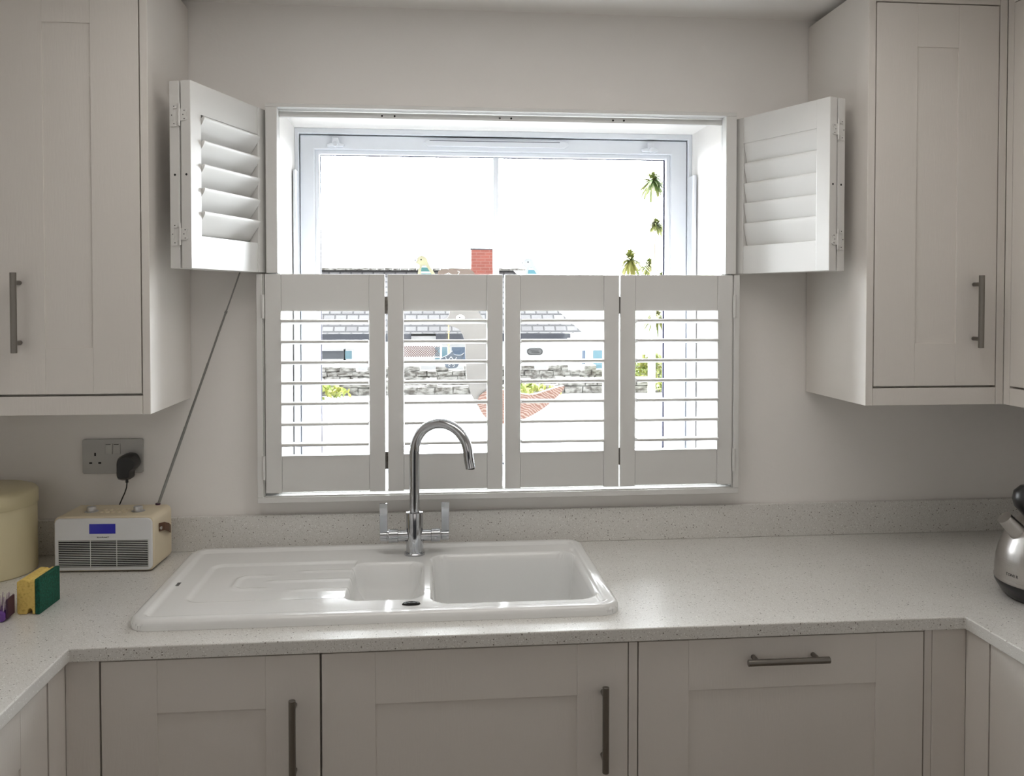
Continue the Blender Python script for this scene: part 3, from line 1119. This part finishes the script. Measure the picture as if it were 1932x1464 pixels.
# ------------------------------------------------------------------ radio
RW, RD, RHt = 0.230, 0.120, 0.131
rz_ = math.radians(-3.0)
rad = thing('portable_radio', (-0.8725, -0.1640, 0.9103), 'cream retro portable radio with white front and blue display', 'radio', None, rz_)
FZ = 0.002
bm = B()
prism_xz(bm, rr_outline(0, RW, FZ, RHt, 0.014, 8), 0.0, RD)
obj('body', bm, 'cream_leather', rad, smooth=True, auto=40, bevel=0.003, segs=3)
bm = B()
prism_xz(bm, rr_outline(0.003, RW - 0.003, FZ + 0.003, RHt - 0.004, 0.012, 8), -0.005, 0.0005)
fp = obj('front_panel', bm, 'radio_white', rad, smooth=True, auto=40, bevel=0.0015)
gx0, gx1, gz0, gz1 = 0.011, RW - 0.011, 0.013, 0.076
obj('grille_backing', bx(gx0, gx1, -0.0054, -0.0050, gz0, gz1), 'hole', fp)
bm = B()
ns = 15
for k in range(ns):
    zc = gz0 + (gz1 - gz0) * (k + 0.5) / ns
    box(bm, gx0, gx1, -0.0066, -0.0052, zc - 0.0006, zc + 0.0006)
for xx in (gx0, gx0 + (gx1 - gx0) * 0.355, gx0 + (gx1 - gx0) * 0.645, gx1 - 0.0012):
    box(bm, xx, xx + 0.0012, -0.0068, -0.0052, gz0 - 0.001, gz1 + 0.001)
box(bm, gx0, gx1, -0.0068, -0.0052, gz1, gz1 + 0.0012)
box(bm, gx0, gx1, -0.0068, -0.0052, gz0 - 0.0012, gz0)
obj('grille', bm, 'radio_slat', fp)
obj('display', bx(0.083, 0.143, -0.0056, -0.0050, 0.0915, 0.1145), 'radio_screen', fp)
text('lettering', 'BLAUPUNKT', 0.0042, 'letter', fp, (0.114, -0.0052, 0.0828), (PI / 2, 0, 0), sx=1.15)
for x in (0.065, 0.175):
    bm = B()
    lathe(bm, [(0, 0), (0.0155, 0), (0.0155, 0.001), (0.0105, 0.0015), (0.0105, 0.010), (0.0095, 0.012), (0, 0.012)], 28, (x, 0.050, RHt + 0.0001))
    obj('knob', bm, 'silver', rad, smooth=True, auto=40)
for r in range(2):
    for k in range(5):
        bm = B()
        prism = lathe(bm, [(0, 0), (0.0052, 0), (0.0045, 0.0022), (0, 0.0022)], 12, (0.093 + k * 0.0135, 0.040 + r * 0.022, RHt + 0.0001))
        obj('button', bm, 'cream_leather', rad)
for sx_ in (RW,):
    bm = B()
    path = [(RW + 0.0008, 0.030, 0.096), (RW + 0.006, 0.050, 0.094), (RW + 0.008, 0.072, 0.086), (RW + 0.005, 0.092, 0.077), (RW + 0.0012, 0.104, 0.074)]
    prev = None
    for p in path:
        q = [bm.verts.new((p[0], p[1], p[2] + 0.010)), bm.verts.new((p[0] + 0.0022, p[1], p[2] + 0.010)), bm.verts.new((p[0] + 0.0022, p[1], p[2] - 0.010)), bm.verts.new((p[0], p[1], p[2] - 0.010))]
        if prev:
            for i in range(4):
                j = (i + 1) % 4
                bm.faces.new((prev[i], prev[j], q[j], q[i]))
        else:
            bm.faces.new(q)
        prev = q
    bm.faces.new(prev[::-1])
    st = obj('strap', bm, 'leather', rad, bevel=0.0006)
    bm = B()
    cyl(bm, (RW + 0.002, 0.034, 0.094), (RW + 0.006, 0.034, 0.094), 0.004, 14)
    obj('stud', bm, 'silver', st)
for x in (0.02, RW - 0.02):
    obj('foot', bx(x - 0.01, x + 0.01, 0.01, RD - 0.01, 0.0, FZ + 0.0004), 'black', rad)
# telescopic aerial; end points given in room space
bm = B()
inv = (Matrix.Translation(rad.location) @ Matrix.Rotation(rz_, 4, 'Z')).inverted()
p0 = inv @ Vector((-0.668, -0.060, 0.9103 + RHt - 0.002))
p1 = inv @ Vector((-0.470, -0.030, 1.6230))
d = p1 - p0
cyl(bm, p0, p0 + d * 0.33, 0.0034, 12)
cyl(bm, p0 + d * 0.33, p0 + d * 0.60, 0.0029, 12)
cyl(bm, p0 + d * 0.60, p0 + d * 0.82, 0.0024, 12)
cyl(bm, p0 + d * 0.82, p1, 0.0018, 12)
cyl(bm, p0 + d * 0.815, p0 + d * 0.825, 0.0034, 12)
obj('aerial', bm, 'aerial', rad, smooth=True, auto=40)
bm = B()
cyl(bm, inv @ Vector((-0.668, -0.060, 0.9103 + RHt - 0.001)), inv @ Vector((-0.668, -0.060, 0.9103 + RHt + 0.004)), 0.006, 16)
obj('aerial_socket', bm, 'brown_rubber', rad)
bm = B()
tube(bm, [(-0.001, 0.075, 0.016), (-0.010, 0.070, 0.015), (-0.016, 0.066, 0.013)], 0.003, 10)
obj('aux_plug', bm, 'black', rad)

# ------------------------------------------------------------------ canister
CR = 0.112
can = thing('storage_canister', (-1.037, -0.145, 0.9103), 'cream enamel lidded storage canister beside the radio', 'canister')
bm = B()
lathe(bm, [(0, 0), (CR - 0.004, 0), (CR - 0.001, 0.003), (CR - 0.001, 0.160), (CR - 0.003, 0.164), (0, 0.164)], 72)
obj('body', bm, 'cream_tin', can, smooth=True, auto=40)
bm = B()
lathe(bm, [(0, 0.201), (0.02, 0.2005), (CR - 0.012, 0.197), (CR - 0.002, 0.193), (CR + 0.0015, 0.187), (CR + 0.002, 0.160), (CR + 0.0005, 0.1585), (CR - 0.0008, 0.1605)], 72)
obj('lid', bm, 'cream_tin', can, smooth=True, auto=50)

# ------------------------------------------------------------------ sponge and brush
sg = thing('washing_up_sponge', (-0.8085, -0.4020, 0.9103), 'yellow and green scouring sponge standing on edge on the worktop', 'sponge', None, math.radians(-2))
bm = B()
# end outline across x (thickness) with a finger notch low down
prof = [(-0.0215, 0.004), (-0.019, 0.0), (-0.002, 0.0), (0.000, 0.010), (0.004, 0.0125), (0.008, 0.010), (0.009, 0.0), (0.0145, 0.0), (0.0145, 0.0695), (0.010, 0.072), (0.005, 0.067), (0.0, 0.070), (-0.014, 0.071), (-0.0215, 0.066)]
prism_xz(bm, prof, -0.045, 0.045)
obj('foam', bm, 'sponge', sg, bevel=0.002)
bm = bx(0.0150, 0.0240, -0.046, 0.046, 0.0, 0.0725)
obj('scourer', bm, 'scour', sg, bevel=0.0015)

br = thing('scrubbing_brush', (-0.862, -0.470, 0.9103), 'purple plastic scrubbing brush with upturned bristles beside the sponge', 'brush', None, math.radians(4))
bm = B()
prism_xz(bm, rr_outline(-0.050, 0.026, 0.0, 0.022, 0.008), -0.022, 0.022)
obj('handle', bm, 'purple', br, smooth=True, auto=40, bevel=0.004, segs=3)
bm = B()
for i in range(10):
    for j in range(5):
        x, y = -0.044 + i * 0.0072, -0.016 + j * 0.008
        lean = 0.004 * math.sin(i * 2.1 + j)
        cyl(bm, (x, y, 0.018), (x + lean + 0.003, y, 0.047 + 0.003 * math.sin(i + j * 1.7)), 0.0011, 6)
obj('bristles', bm, 'bristle', br)
obj('brush_collar', bx(0.0262, 0.0300, -0.018, 0.018, 0.006, 0.044), 'brown_rubber', br, bevel=0.001)

# ------------------------------------------------------------------ kettle
KX, KY = 1.330, -0.555
ket = thing('kettle', (KX, KY, 0.9103), 'brushed steel dome kettle with black base and knob', 'kettle')
bm = B()
lathe(bm, [(0, 0), (0.088, 0), (0.094, 0.003), (0.101, 0.012), (0.110, 0.026), (0.1135, 0.033), (0.1135, 0.037), (0, 0.037)], 72)
obj('base', bm, 'black', ket, smooth=True, auto=40)
bm = B()
prof = [(0.1130, 0.0372), (0.1145, 0.039), (0.1145, 0.043)]
ctrl = [(0.1135, 0.046), (0.1130, 0.065), (0.1110, 0.085), (0.1065, 0.105), (0.0995, 0.125), (0.0900, 0.144), (0.0770, 0.161), (0.0600, 0.175), (0.0400, 0.185), (0.0200, 0.190), (0, 0.1915)]
for (r0_, z0_), (r1_, z1_) in zip(ctrl, ctrl[1:]):
    for k in range(3):
        prof.append((r0_ + (r1_ - r0_) * k / 3, z0_ + (z1_ - z0_) * k / 3))
prof.append(ctrl[-1])
lathe(bm, prof, 96)
kb = obj('body', bm, 'kettle_steel', ket, smooth=True, auto=50)
bm = B()
lathe(bm, [(0, -0.006), (0.014, -0.004), (0.020, 0.004), (0.033, 0.018), (0.037, 0.034), (0.034, 0.050), (0.022, 0.062), (0, 0.066)], 40, (-0.054, 0, 0.180))
obj('lid_knob', bm, 'black', ket, smooth=True)
bm = B()
# short stubby spout leaving the dome towards the window side
d_ = Vector((-0.70, 0.0, 0.71)).normalized()
p_ = Vector((-0.079, 0, 0.140))
tube(bm, [p_, p_ + d_ * 0.026, p_ + d_ * 0.052], [0.019, 0.0165, 0.0150], 24)
obj('spout', bm, 'kettle_steel', ket, smooth=True, auto=50)
bm = B()
tube(bm, [(0.075, 0, 0.135), (0.10, 0, 0.165), (0.135, 0, 0.180), (0.158, 0, 0.160), (0.160, 0, 0.110), (0.140, 0, 0.060), (0.110, 0, 0.045)], 0.011, 14)
obj('handle', bm, 'black', ket, smooth=True)
# maker's lettering wrapped along the lower dome, facing the room
for k, ch in enumerate('TOWER'):
    an = math.radians(-176.5 + k * 3.3)
    rr = 0.1130
    text('lettering', ch, 0.0085, 'letter', kb, (rr * math.cos(an), rr * math.sin(an), 0.0590), (PI / 2 - 0.03, 0, an + PI / 2), 0.0004)

# ------------------------------------------------------------------ ornaments at the window


def bird_cutout(x, z, bodymat, wingmat, label, sc=1.0):
    t = thing('bird_ornament', (x, 0.2940, z), label, 'bird ornament', 'painted birds on the window glass')
    bm = B()
    pts = [(-0.024, 0.050), (-0.020, 0.062), (-0.008, 0.067), (0.006, 0.060), (0.012, 0.044), (0.028, 0.018), (0.044, -0.004), (0.070, -0.030), (0.058, -0.036), (0.030, -0.034), (0.006, -0.030), (-0.014, -0.012), (-0.020, 0.012), (-0.016, 0.038), (-0.030, 0.047)]
    prism_xz(bm, [(px * sc, pz * sc) for px, pz in spline(pts, 4)], 0.0, 0.0095)
    obj('body', bm, bodymat, t)
    bm = B()
    pts = [(-0.008, 0.034), (0.002, 0.038), (0.014, 0.022), (0.030, -0.004), (0.044, -0.026), (0.020, -0.026), (0.0, -0.014), (-0.010, 0.010)]
    prism_xz(bm, [(px * sc, pz * sc) for px, pz in spline(pts, 4)], -0.002, 0.0)
    obj('wing', bm, wingmat, t)
    bm = B()
    cyl(bm, (-0.010 * sc, -0.0012, 0.055 * sc), (-0.010 * sc, 0.0, 0.055 * sc), 0.0022, 10)
    obj('eye', bm, 'hole', t)
    bm = B()
    cyl(bm, (-0.027 * sc, -0.0012, 0.0525 * sc), (-0.027 * sc, 0.0, 0.0525 * sc), 0.0028, 10)
    obj('beak', bm, 'small_bird', t)
    return t


bird_cutout(-0.0105, 1.612, 'bird_cream', 'bird_teal', 'cream bird ornament with teal striped wing nearer the chimney side of the glass')
bird_cutout(0.305, 1.606, 'bird_pale_glass', 'bird_blue', 'pale bird ornament with blue striped wing beside the glazing bar, away from the chimney')
bm = B()
prism_xz(bm, spline([(0.030, 1.634), (0.060, 1.640), (0.100, 1.641), (0.135, 1.630), (0.128, 1.590), (0.070, 1.578), (0.036, 1.600)], 5), 0.297, 0.3042)
wd = tag(obj('wooden_plaque', bm, 'brown_wood'), 'small brown wooden plaque with white swirls stuck on the glass', 'ornament')
bm = B()
tube(bm, [(0.045, 0.2962, 1.622), (0.060, 0.2962, 1.628), (0.075, 0.2962, 1.620), (0.088, 0.2962, 1.624), (0.092, 0.2962, 1.632), (0.086, 0.2962, 1.634)], 0.0012, 6)
obj('swirl', bm, 'goose_white', wd)

gs = thing('goose_ornament', (0.185, 0.2, WZ0 + 0.007), 'tall grey wooden goose with red patterned body standing on the window board', 'ornament')
gz = WZ0 + 0.007


def L2(pts):
    return [(x - 0.185, z - gz) for x, z in pts]


bm = B()
neck = spline([(0.036, 1.484), (0.056, 1.500), (0.066, 1.530), (0.095, 1.545), (0.130, 1.530), (0.152, 1.500), (0.172, 1.470), (0.190, 1.420), (0.196, 1.360), (0.200, 1.300), (0.190, 1.240), (0.150, 1.238), (0.126, 1.270), (0.110, 1.320), (0.105, 1.380), (0.103, 1.430), (0.090, 1.462), (0.066, 1.474)], 5)
prism_xz(bm, L2(neck), -0.007, 0.007)
obj('neck', bm, 'goose_grey', gs)
bm = B()
body = spline([(0.140, 1.268), (0.170, 1.292), (0.230, 1.290), (0.290, 1.278), (0.345, 1.292), (0.388, 1.302), (0.372, 1.276), (0.330, 1.240), (0.280, 1.212), (0.220, 1.196), (0.172, 1.206), (0.146, 1.236)], 5)
prism_xz(bm, L2(body), -0.012, 0.012)
obj('body', bm, 'goose_pattern', gs)
bm = B()
lathe(bm, [(0, 0), (0.0115, 0), (0.0115, 0.001), (0, 0.001)], 24)
for v in bm.verts:
    v.co = Vector((v.co.x * 1.1 + 0.0905 - 0.185, -0.0072 - v.co.z, v.co.y * 0.75 + 1.4985 - gz))
ey = obj('eye', bm, 'goose_white', gs)
bm = B()
cyl(bm, (0.0885 - 0.185, -0.0092, 1.4985 - gz), (0.0885 - 0.185, -0.0082, 1.4985 - gz), 0.0022, 10)
obj('pupil', bm, 'hole', ey)
bm = B()
cyl(bm, (0, 0, 0.003), (0, 0, 1.22 - gz), 0.004, 12)
obj('rod', bm, 'goose_grey', gs)
bm = bx(-0.024, 0.024, -0.03, 0.03, 0.0, 0.012)
obj('foot', bm, 'goose_grey', gs, bevel=0.002)

sb = thing('hanging_bird_ornament', (0.062, 0.2, 1.36), 'small slate blue bird hanging on a yellow cord from the goose beak', 'ornament')
bm = B()
pts = [(-0.028, 0.018), (-0.012, 0.026), (0.0, 0.034), (0.006, 0.040), (0.012, 0.030), (0.030, 0.028), (0.040, 0.034), (0.034, 0.016), (0.024, 0.002), (0.016, -0.008), (-0.010, -0.008), (-0.018, 0.006)]
prism_xz(bm, [(x, z + 0.004) for x, z in spline(pts, 4)], -0.004, 0.004)
obj('body', bm, 'small_bird', sb)
bm = B()
for sx_ in (-1, 1):
    tube(bm, [(0.002, -0.0048, 0.028), (0.006 * sx_ + 0.002, -0.0048, 0.020), (0.013 * sx_ + 0.002, -0.0048, 0.020), (0.015 * sx_ + 0.002, -0.0048, 0.026)], 0.0008, 6)
    tube(bm, [(0.003 * sx_ + 0.003, -0.0048, 0.004), (0.007 * sx_ + 0.003, -0.0048, 0.008), (0.008 * sx_ + 0.003, -0.0048, 0.001), (0.004 * sx_ + 0.003, -0.0048, 0.0)], 0.0008, 6)
obj('swirl', bm, 'goose_white', sb)
bm = B()
tube(bm, [(-0.004, -0.0, 0.036), (-0.0045, 0, 0.08), (-0.004, 0, 0.128)], 0.0014, 8)
for zz in (0.05, 0.062, 0.10):
    lathe(bm, [(0, -0.003), (0.003, 0), (0, 0.003)], 10, (-0.0042, 0, zz))
obj('cord', bm, 'yellow_cord', sb)

# ------------------------------------------------------------------ outside
struct('ground_near', bx(-40, 40, 0.5, 21.9, -1.4, -1.05), 'pale_ground')
struct('ground_far', bx(-60, 60, 22.5, 62, -2.9, -2.50), 'pale_ground')

# bungalow
bun = thing('bungalow', (0, 45, -2.5), 'long white rendered bungalow with a weathered slate roof seen through the window', 'house')
zb = 2.5      # local z = world z + 2.5


def bl(bm_, name, m, parent=bun, **k):
    return obj(name, bm_, m, parent, **k)


bl(bx(-20, 7.9, 0, 6.5, 0, zb - 0.35), 'walls', 'render_white')
bm = B()
rx0, rx1, ry0, rz0, ryr, rzr = -20.5, 8.3, -0.6, zb - 0.20, 3.4, zb + 3.30
q = [(rx0, ry0, rz0), (rx1, ry0, rz0), (rx1 - 3.4, ryr, rzr), (rx0, ryr, rzr), (rx0, ryr + 4, rz0), (rx1, ryr + 4, rz0)]
vs = [bm.verts.new(p) for p in q]
vb = [bm.verts.new((p[0], p[1], p[2] - 0.12)) for p in q]
bm.faces.new((vs[0], vs[1], vs[2], vs[3]))
bm.faces.new((vs[3], vs[2], vs[5], vs[4]))
bm.faces.new((vs[1], vs[5], vs[2]))
bm.faces.new((vs[0], vs[3], vs[4]))
bm.faces.new((vs[0], vs[4], vs[5], vs[1]))
bl(bm, 'roof', 'slate')
bm = B()
for k in range(58):
    x = -20 + k * 0.45
    box(bm, x, x + 0.43, ryr - 0.16, ryr + 0.16, rzr - 0.02, rzr + 0.10 + 0.02 * math.sin(k * 2.3))
bl(bm, 'ridge_tiles', 'stone')
bl(bx(-20.3, -0.9, -0.62, -0.5, zb - 0.62, zb - 0.22), 'fascia', 'fascia')
bl(bx(0.4, 7.6, -0.62, -0.5, zb - 0.62, zb - 0.22), 'fascia', 'fascia')
ch = bl(bx(2.45, 3.72, 3.0, 4.0, zb + 2.9, zb + 4.45), 'chimney', 'brick')
bl(bx(2.40, 3.77, 2.95, 4.05, zb + 4.45, zb + 4.53), 'chimney_cap', 'fascia', ch)


def far_window(x0, x1, z0, z1, m='dark_glass'):
    f = bl(bx(x0 - 0.08, x1 + 0.08, -0.06, 0.0, z0 - 0.08, z1 + 0.08), 'window', 'render_white')
    bl(bx(x0, x1, -0.09, -0.055, z0, z1), 'pane', m, f)


far_window(-5.7, -4.45, zb - 1.55, zb - 1.12)
far_window(-4.40, -4.05, zb - 1.55, zb - 1.12, 'teal_glass')
far_window(1.25, 2.05, zb - 1.7, zb - 0.95, 'blue_paint')
far_window(0.35, 1.0, zb - 1.7, zb - 0.95, 'teal_glass')
bl(bx(4.25, 4.5, -0.1, 0, 0, zb - 0.5), 'downpipe', 'blue_paint')
bm = bx(-1.2, -0.95, -0.2, -0.1, zb - 1.75, zb - 1.0)
lt = thing('lattice_fence', (0, 43.5, -2.5), 'small red brown lattice fence panel before the bungalow wall', 'fence')
bm = B()
for k in range(-9, 10):
    for sgn in (-1, 1):
        cx = 0.12 * k
        a = Vector((-0.65 + cx - sgn * 0.28 + 0.0, 0.0 + 0.01 * sgn, 1.13))
        b = Vector((-0.65 + cx + sgn * 0.28 + 0.0, 0.0 + 0.01 * sgn, 1.69))
        cyl(bm, a, b, 0.018, 4)
obj('lattice', bm, 'lattice', lt)
bm = B()
for x in (-1.95, 0.65):
    box(bm, x - 0.05, x + 0.05, -0.06, 0.06, 0, 1.75)
box(bm, -1.95, 0.65, -0.03, 0.03, 1.69, 1.75)
box(bm, -1.95, 0.65, -0.03, 0.03, 1.07, 1.13)
obj('frame', bm, 'render_white', lt)
sgn_ = thing('house_sign', (5.75, 44.93, -2.5 + zb - 1.22), 'small rounded dark edged name sign on the white bungalow wall', 'sign')
bm = B()
prism_xz(bm, rr_outline(-0.42, 0.42, -0.17, 0.17, 0.15), 0, 0.05)
obj('board', bm, 'letter', sgn_)
bm = B()
prism_xz(bm, rr_outline(-0.37, 0.37, -0.12, 0.12, 0.11), -0.01, 0.0)
obj('face', bm, 'bird_pale', sgn_)
bm = B()
for z_, xa in ((0.04, -0.25), (-0.05, -0.2)):
    p_ = [(xa + 0.05 * k, -0.02, z_ + 0.028 * (1 if k % 2 else -1)) for k in range(10)]
    tube(bm, p_, 0.012, 5)
obj('lettering', bm, 'letter', sgn_)

out2 = thing('outbuilding', (12, 41, -2.5), 'white flat roofed outbuilding with pale blue doors beyond the bungalow', 'building')
obj('walls', bx(-4.4, -1.0, 0, 3, 0, 1.9), 'render_white', out2)
obj('roof', bx(-4.6, -0.8, -0.2, 3.2, 1.9, 2.05), 'pale_ground', out2)
for x0, x1, m in ((-3.8, -2.7, 'teal_glass'), (-2.3, -2.05, 'teal_glass'), (-4.35, -4.2, 'blue_paint')):
    d_ = obj('door', bx(x0, x1, -0.05, 0, 0.1, 1.55), m, out2)


# garden walls of dry stone
def stone_wall(x0, x1, y, z0, z1, label, seed, th=0.5):
    rnd = random.Random(seed)
    bm = B()
    rows = max(2, int((z1 - z0) / 0.16))
    hgt = (z1 - z0) / rows
    for r in range(rows):
        x = x0 + rnd.random() * 0.2
        while x < x1:
            w = 0.22 + rnd.random() * 0.35
            if r == rows - 1 and rnd.random() < 0.3:
                x += w
                continue
            h = hgt * (0.82 + 0.15 * rnd.random())
            dy = rnd.random() * 0.06
            vs_ = box(bm, x, x + w * 0.95, y + dy, y + th, z0 + r * hgt, z0 + r * hgt + h)
            for v in vs_:
                v.co += Vector(((rnd.random() - .5) * 0.05, (rnd.random() - .5) * 0.04, (rnd.random() - .5) * 0.03 if v.co.z > z0 + 0.01 else 0))
            x += w
    # mortar core
    box(bm, x0, x1, y + 0.12, y + th - 0.05, z0, z1 - hgt)
    return tag(obj('stone_wall', bm, 'stone'), label, 'garden wall', 'low dry stone garden walls outside')


stone_wall(-6, 9.5, 27.0, -2.5, -0.62, 'farther low dry stone wall in front of the bungalow', 3)
stone_wall(-5.5, 6.3, 22.0, -1.05 - 0.0, -0.62, 'nearer low dry stone wall at the edge of the pale yard', 5)


def tuft_mesh(bm, c, n, length, spread, rnd, droop=0.5, width=0.035, up=0.4):
    for i in range(n):
        an = rnd.random() * 2 * PI
        el = up + rnd.random() * (PI / 2 - up) * spread
        L_ = length * (0.6 + 0.5 * rnd.random())
        d = Vector((math.cos(an) * math.cos(el), math.sin(an) * math.cos(el), math.sin(el)))
        side = Vector((-math.sin(an), math.cos(an), 0)) * width
        p = Vector(c)
        prev = None
        for k in range(6):
            t = k / 5
            q = p + d * L_ * t + Vector((0, 0, -droop * L_ * t * t))
            w = (1 - t) ** 0.6 * (0.4 + t if t < 0.4 else 0.85)
            a = bm.verts.new(q - side * w)
            b = bm.verts.new(q + side * w + Vector((0, 0, 0.002)))
            if prev:
                bm.faces.new((prev[0], prev[1], b, a))
            prev = (a, b)


def cabbage_palm(x, y, z0, heads, label, seed):
    rnd = random.Random(seed)
    t = thing('cabbage_palm', (x, y, z0), label, 'tree', 'palm like trees outside')
    for (dx, h, ln) in heads:
        bm = B()
        tube(bm, [(0, 0, 0), (dx * 0.4, 0, h * 0.5), (dx, 0, h)], [0.04, 0.03, 0.025], 8)
        obj('trunk', bm, 'palm_trunk', t)
        bm = B()
        tuft_mesh(bm, (dx, 0, h), 170, ln, 1.0, rnd, 0.55, 0.045, -0.75)
        obj('crown', bm, 'palm_leaf', t)
    return t


cabbage_palm(5.20, 20, -1.05, [(0.0, 3.65, 0.62)], 'cabbage palm rising just clear of the lower shutters, tallest green tuft', 11)
cabbage_palm(5.95, 21, -1.05, [(0.0, 3.55, 0.45), (0.35, 3.2, 0.4)], 'smaller yellowing cabbage palm next to the glass edge', 12)
cabbage_palm(3.97, 13, -1.05, [(0.0, 4.72, 0.36), (0.06, 3.95, 0.22)], 'cabbage palm with hanging fronds high by the upper glass corner', 14)
cabbage_palm(4.70, 16, -1.05, [(0.12, 2.25, 0.45)], 'cabbage palm with low fronds seen between the end panel louvres', 15)


def bush(x, y, z, sx, sz, n, label, seed, m='foliage', grp='bushes in the garden outside'):
    rnd = random.Random(seed)
    bm = B()
    for i in range(n):
        an, el = rnd.random() * 2 * PI, rnd.random() * PI / 2
        rr = (0.55 + 0.45 * rnd.random())
        c = Vector((math.cos(an) * math.cos(el) * sx * rr, math.sin(an) * math.cos(el) * 0.5 * rr, math.sin(el) * sz * rr))
        d = Vector((rnd.random() - .5, rnd.random() - .5, rnd.random() - .2)).normalized()
        s_ = d.orthogonal().normalized() * 0.05
        bm.faces.new([bm.verts.new(c - s_), bm.verts.new(c + d * 0.1), bm.verts.new(c + s_), bm.verts.new(c - d * 0.1)])
    o = obj('bush', bm, m)
    o.location = (x, y, z)
    return tag(o, label, 'bush', grp)


bush(7.4, 26, -1.25, 1.9, 1.05, 900, 'bright yellow green hedge seen through the end shutter panel', 21)
bush(15.3, 57.5, 1.0, 2.6, 2.0, 500, 'yellow shrub on the hillside below the tallest palm tufts', 22)
bush(6.5, 21.5, -0.9, 0.35, 0.35, 200, 'small green shrub above the stone wall near the glass edge', 23)
bush(-2.9, 21.2, -1.0, 0.9, 0.38, 240, 'mossy green clump at the end of the nearer stone wall', 24)
bush(2.7, 21.2, -1.0, 1.0, 0.30, 160, 'weedy green clump along the nearer stone wall', 25)

# rising hillside at the far right
hb_ = B()
n1, n2 = 40, 14
gv = []
rnd = random.Random(9)
for i in range(n1 + 1):
    row = []
    for j in range(n2 + 1):
        x = 2 + 40 * i / n1
        y = 52 + 40 * j / n2
        hgt = -2.6 + 4.6 * math.sin(min(1, j / n2 * 1.5) * PI / 2) * smooth01((x - 3) / 7) * (1 - 0.25 * smooth01((x - 14) / 20)) + (rnd.random() - .5) * 0.35
        row.append(hb_.verts.new((x, y, hgt)))
    gv.append(row)
for i in range(n1):
    for j in range(n2):
        hb_.faces.new((gv[i][j], gv[i + 1][j], gv[i + 1][j + 1], gv[i][j + 1]))
struct('hillside', hb_, 'hill')
